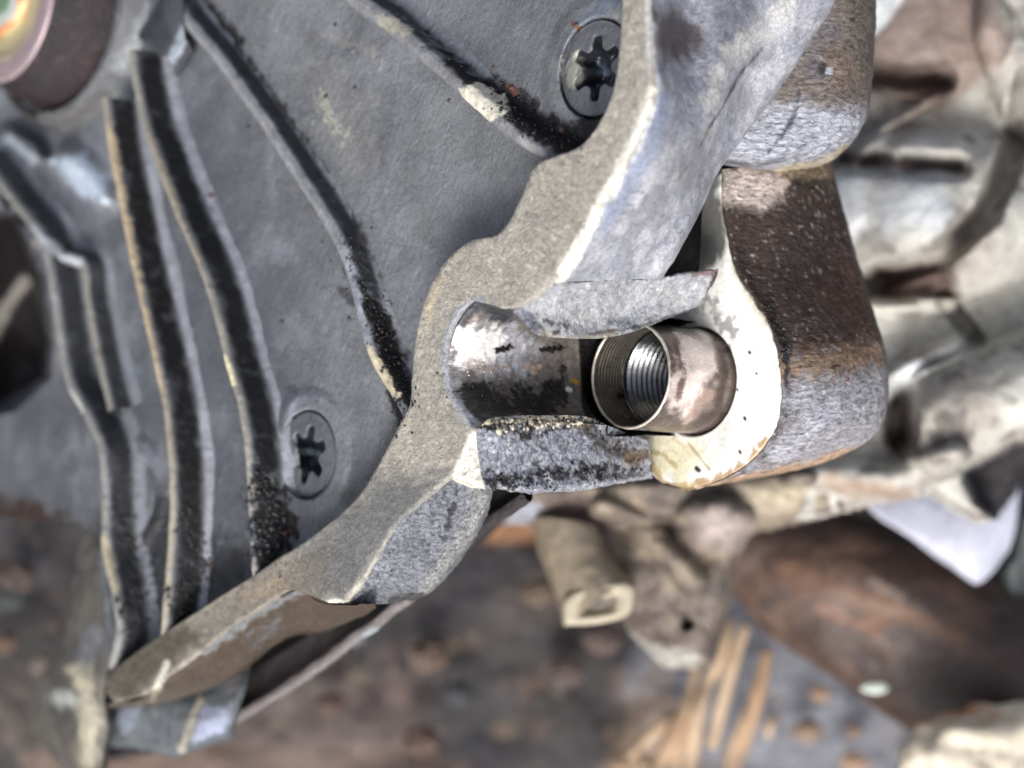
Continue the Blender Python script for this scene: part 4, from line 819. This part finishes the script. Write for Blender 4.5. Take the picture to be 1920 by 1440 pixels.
# stones and crumbs
def stone(name, c, rx, ry, z, base, label, cat, stains=(), group=None, lump=.25, fr=.8):
    n1, n2 = 40, 64; t1 = np.linspace(0, math.pi, n1)[:, None]; t2 = np.linspace(0, 2*math.pi, n2, endpoint=False)[None]
    sx = np.sin(t1)*np.cos(t2); sy = np.sin(t1)*np.sin(t2); sz = np.cos(t1)+0*t2; d_ = np.stack([sx, sy, sz], -1)
    o0 = ptz(np.array(c[0]*1.), np.array(c[1]*1.), np.array(z*1.)); k_ = (D-z)/D/100
    h = 1+(fbm(d_*2+o0, fr*2, 3, 1)-.5)*2*lump
    g = o0+d_*h[..., None]*np.array([rx*k_, ry*k_, min(rx, ry)*k_*.8])
    return tag(add_mesh(name, g, grid_faces(n1, n2, True), 'bg', stains, base=base, rough=.7), label, cat, group)
stone('stone', (1860,1465), 180, 142, -14.5, (232,222,200), 'large blurred cream coloured stone in the bottom right corner', 'stone', [L([(1720,1350),(1800,1330),(1860,1345)], 12, (206,150,110), soft=16, rag=12, freq=1.5), N(.3, (206,196,176), rag=50, soft=30, freq=1.2, a=.7)])
stone('pebble', (1640,1290), 26, 10, -16, (205,216,206), 'small pale green white pebble beside the rusty shaft', 'pebble')
for x, y, r_, c_, lb in [(1538,1300,13,(176,146,120),'small tan clod on the grey ground right of the straw stalks'),(1515,1370,18,(160,134,112),'tan clod low on the grey ground left of the cream stone'),
  (1600,1430,18,(186,156,130),'tan clod at the bottom edge nearest the cream stone'),(1600,1370,11,(150,124,104),'tiny tan clod on the grey ground between the pebble and the bottom edge'),
  (800,1230,26,(104,84,72),'light brown clod under the thin flange edge'),(790,1390,24,(98,74,66),'reddish clod at the bottom edge left of centre'),
  (1130,1200,24,(92,76,70),'brown clod just under the hollow beige lug'),(80,1245,15,(120,108,98),'small grey brown clod left of the beige post'),(8,1205,16,(108,84,66),'orange clod at the left edge of the picture'),
  (30,1080,26,(78,62,56),'large dull brown clod at the left edge above the orange one'),(620,1320,18,(92,68,60),'reddish clod below the thin flange edge'),(1010,1110,22,(106,88,72),'ochre clod left of the beige hollow lug'),
  (860,1300,20,(62,64,68),'grey clod on the dark ground in the lower middle'),(1185,1440,26,(186,158,130),'tan clod at the bottom edge left of the straw stalks'),(20,1120,20,(60,66,66),'greenish dark clod between the two brown ones at the left edge'),(1060,1260,24,(92,78,72),'dull brown clod in the lower middle beside the grey ground')]:
    stone('dirt_clod', (x, y), r_*1.4, r_*1.1, -22.6, tuple(q*.86 for q in c_), lb, 'dirt clod', group='clods on the ground', lump=.4)

# ================================================================ GRIT ON THE CASTINGS
allP, allF, off = [], [], 0
for P_, F_ in surf_pool:
    allP.append(P_); allF.append(F_+off); off += len(P_)
AP = np.vstack(allP); AF = np.vstack(allF)
bvh = BVHTree.FromPolygons([tuple(p) for p in AP.tolist()], AF.tolist())
import itertools
ico = bpy.data.meshes.new('tmp'); import bmesh
bm = bmesh.new(); bmesh.ops.create_icosphere(bm, subdivisions=1, radius=1); icoV = np.array([v.co[:] for v in bm.verts]); icoF = np.array([[v.index for v in f.verts] for f in bm.faces]); bm.free(); bpy.data.meshes.remove(ico)
def scatter(name, spots, mat, base, rough, parent, label=None, k=.6, flat=.6):
    Vs, Fs, n = [], [], 0
    for (x, y, s_) in spots:
        d_ = Vector(((x-960)/100, (720-y)/100, -D)).normalized()
        hit, nn, idx, dist = bvh.ray_cast(Vector(CAM), d_)
        if hit is None: continue
        v = icoV*(1+rng.uniform(-.35, .35, (len(icoV), 1)))*s_*rng.uniform(.6, 1.5, 3)
        nn = np.array(nn); nn = nn*np.sign(nn@(-np.array(d_)))
        v = v-(v@nn)[:, None]*nn*(1-flat)
        Vs.append(v+np.array(hit)+nn*s_*.25); Fs.append(icoF+n); n += len(icoV)
    o = add_mesh(name, np.vstack(Vs), np.vstack(Fs), mat, [], base=base, rough=rough, k=k, parent=parent, bump=.4)
    o['kind'] = 'stuff'; return o
def along(lines, n, spread, smin, smax):
    out = []
    for ln in lines:
        p = resample(ln, 4.)
        for _ in range(n):
            q = p[rng.integers(len(p))]; s_ = smin*(smax/smin)**(rng.random()**2.2)
            out.append((q[0]+rng.normal(0, spread), q[1]+rng.normal(0, spread), s_))
    return out
gl = [[(475,900),(520,960),(500,1050)], [(215,950),(260,1060),(235,1220)], [(350,960),(380,1060),(330,1140)], [(715,620),(745,700),(765,790)], [(930,190),(1000,240),(1090,275)], [(640,450),(700,560),(720,640)]]
spots = along(gl[:3], 420, 14, .012, .055)+along(gl[3:], 150, 13, .012, .045)+along(dark_bands[:4], 60, 12, .010, .032)
scatter('grit', spots, 'grime', (46,44,48), .28, cover)
spots = [(rng.uniform(250,1130), rng.uniform(0,1000), .010*(5**rng.random()**3)) for _ in range(220)]
scatter('dust_specks', [s for s in spots if s[0] < 760+.35*(700-s[1])], 'plate', (60,62,66), .35, cover, k=.7)
spots = along([[(850,720),(920,745),(1000,760),(1055,730)]], 120, 16, .010, .032)+along([[(910,905),(1000,905),(1060,890),(1170,880)]], 160, 9, .015, .05)+along([[(1105,790),(1160,830),(1190,870)]], 100, 14, .012, .04)+along([[(1440,560),(1466,640),(1470,700)]], 40, 5, .02, .05)+along([[(905,798),(1100,790)]], 60, 6, .02, .05)
scatter('oily_crumbs', spots, 'grime', (36,33,35), .28, cover)
spots = along([[(930,800),(1080,795)]], 34, 6, .03, .075)+along([[(880,690),(960,690)]], 24, 10, .010, .022)
scatter('metal_crumbs', spots, 'cast', (190,182,165), .4, cover, k=.85)
spots = [(960,165,.08),(1082,48,.055),(865,125,.03),(397,368,.06),(535,1000,.07),(585,938,.05),(395,1058,.05),(1053,245,.05),(958,652,.045),(545,995,.05),(925,128,.04)]
scatter('rust_flakes', spots, 'cast', (98,72,62), .6, cover, k=.85)
print('done')
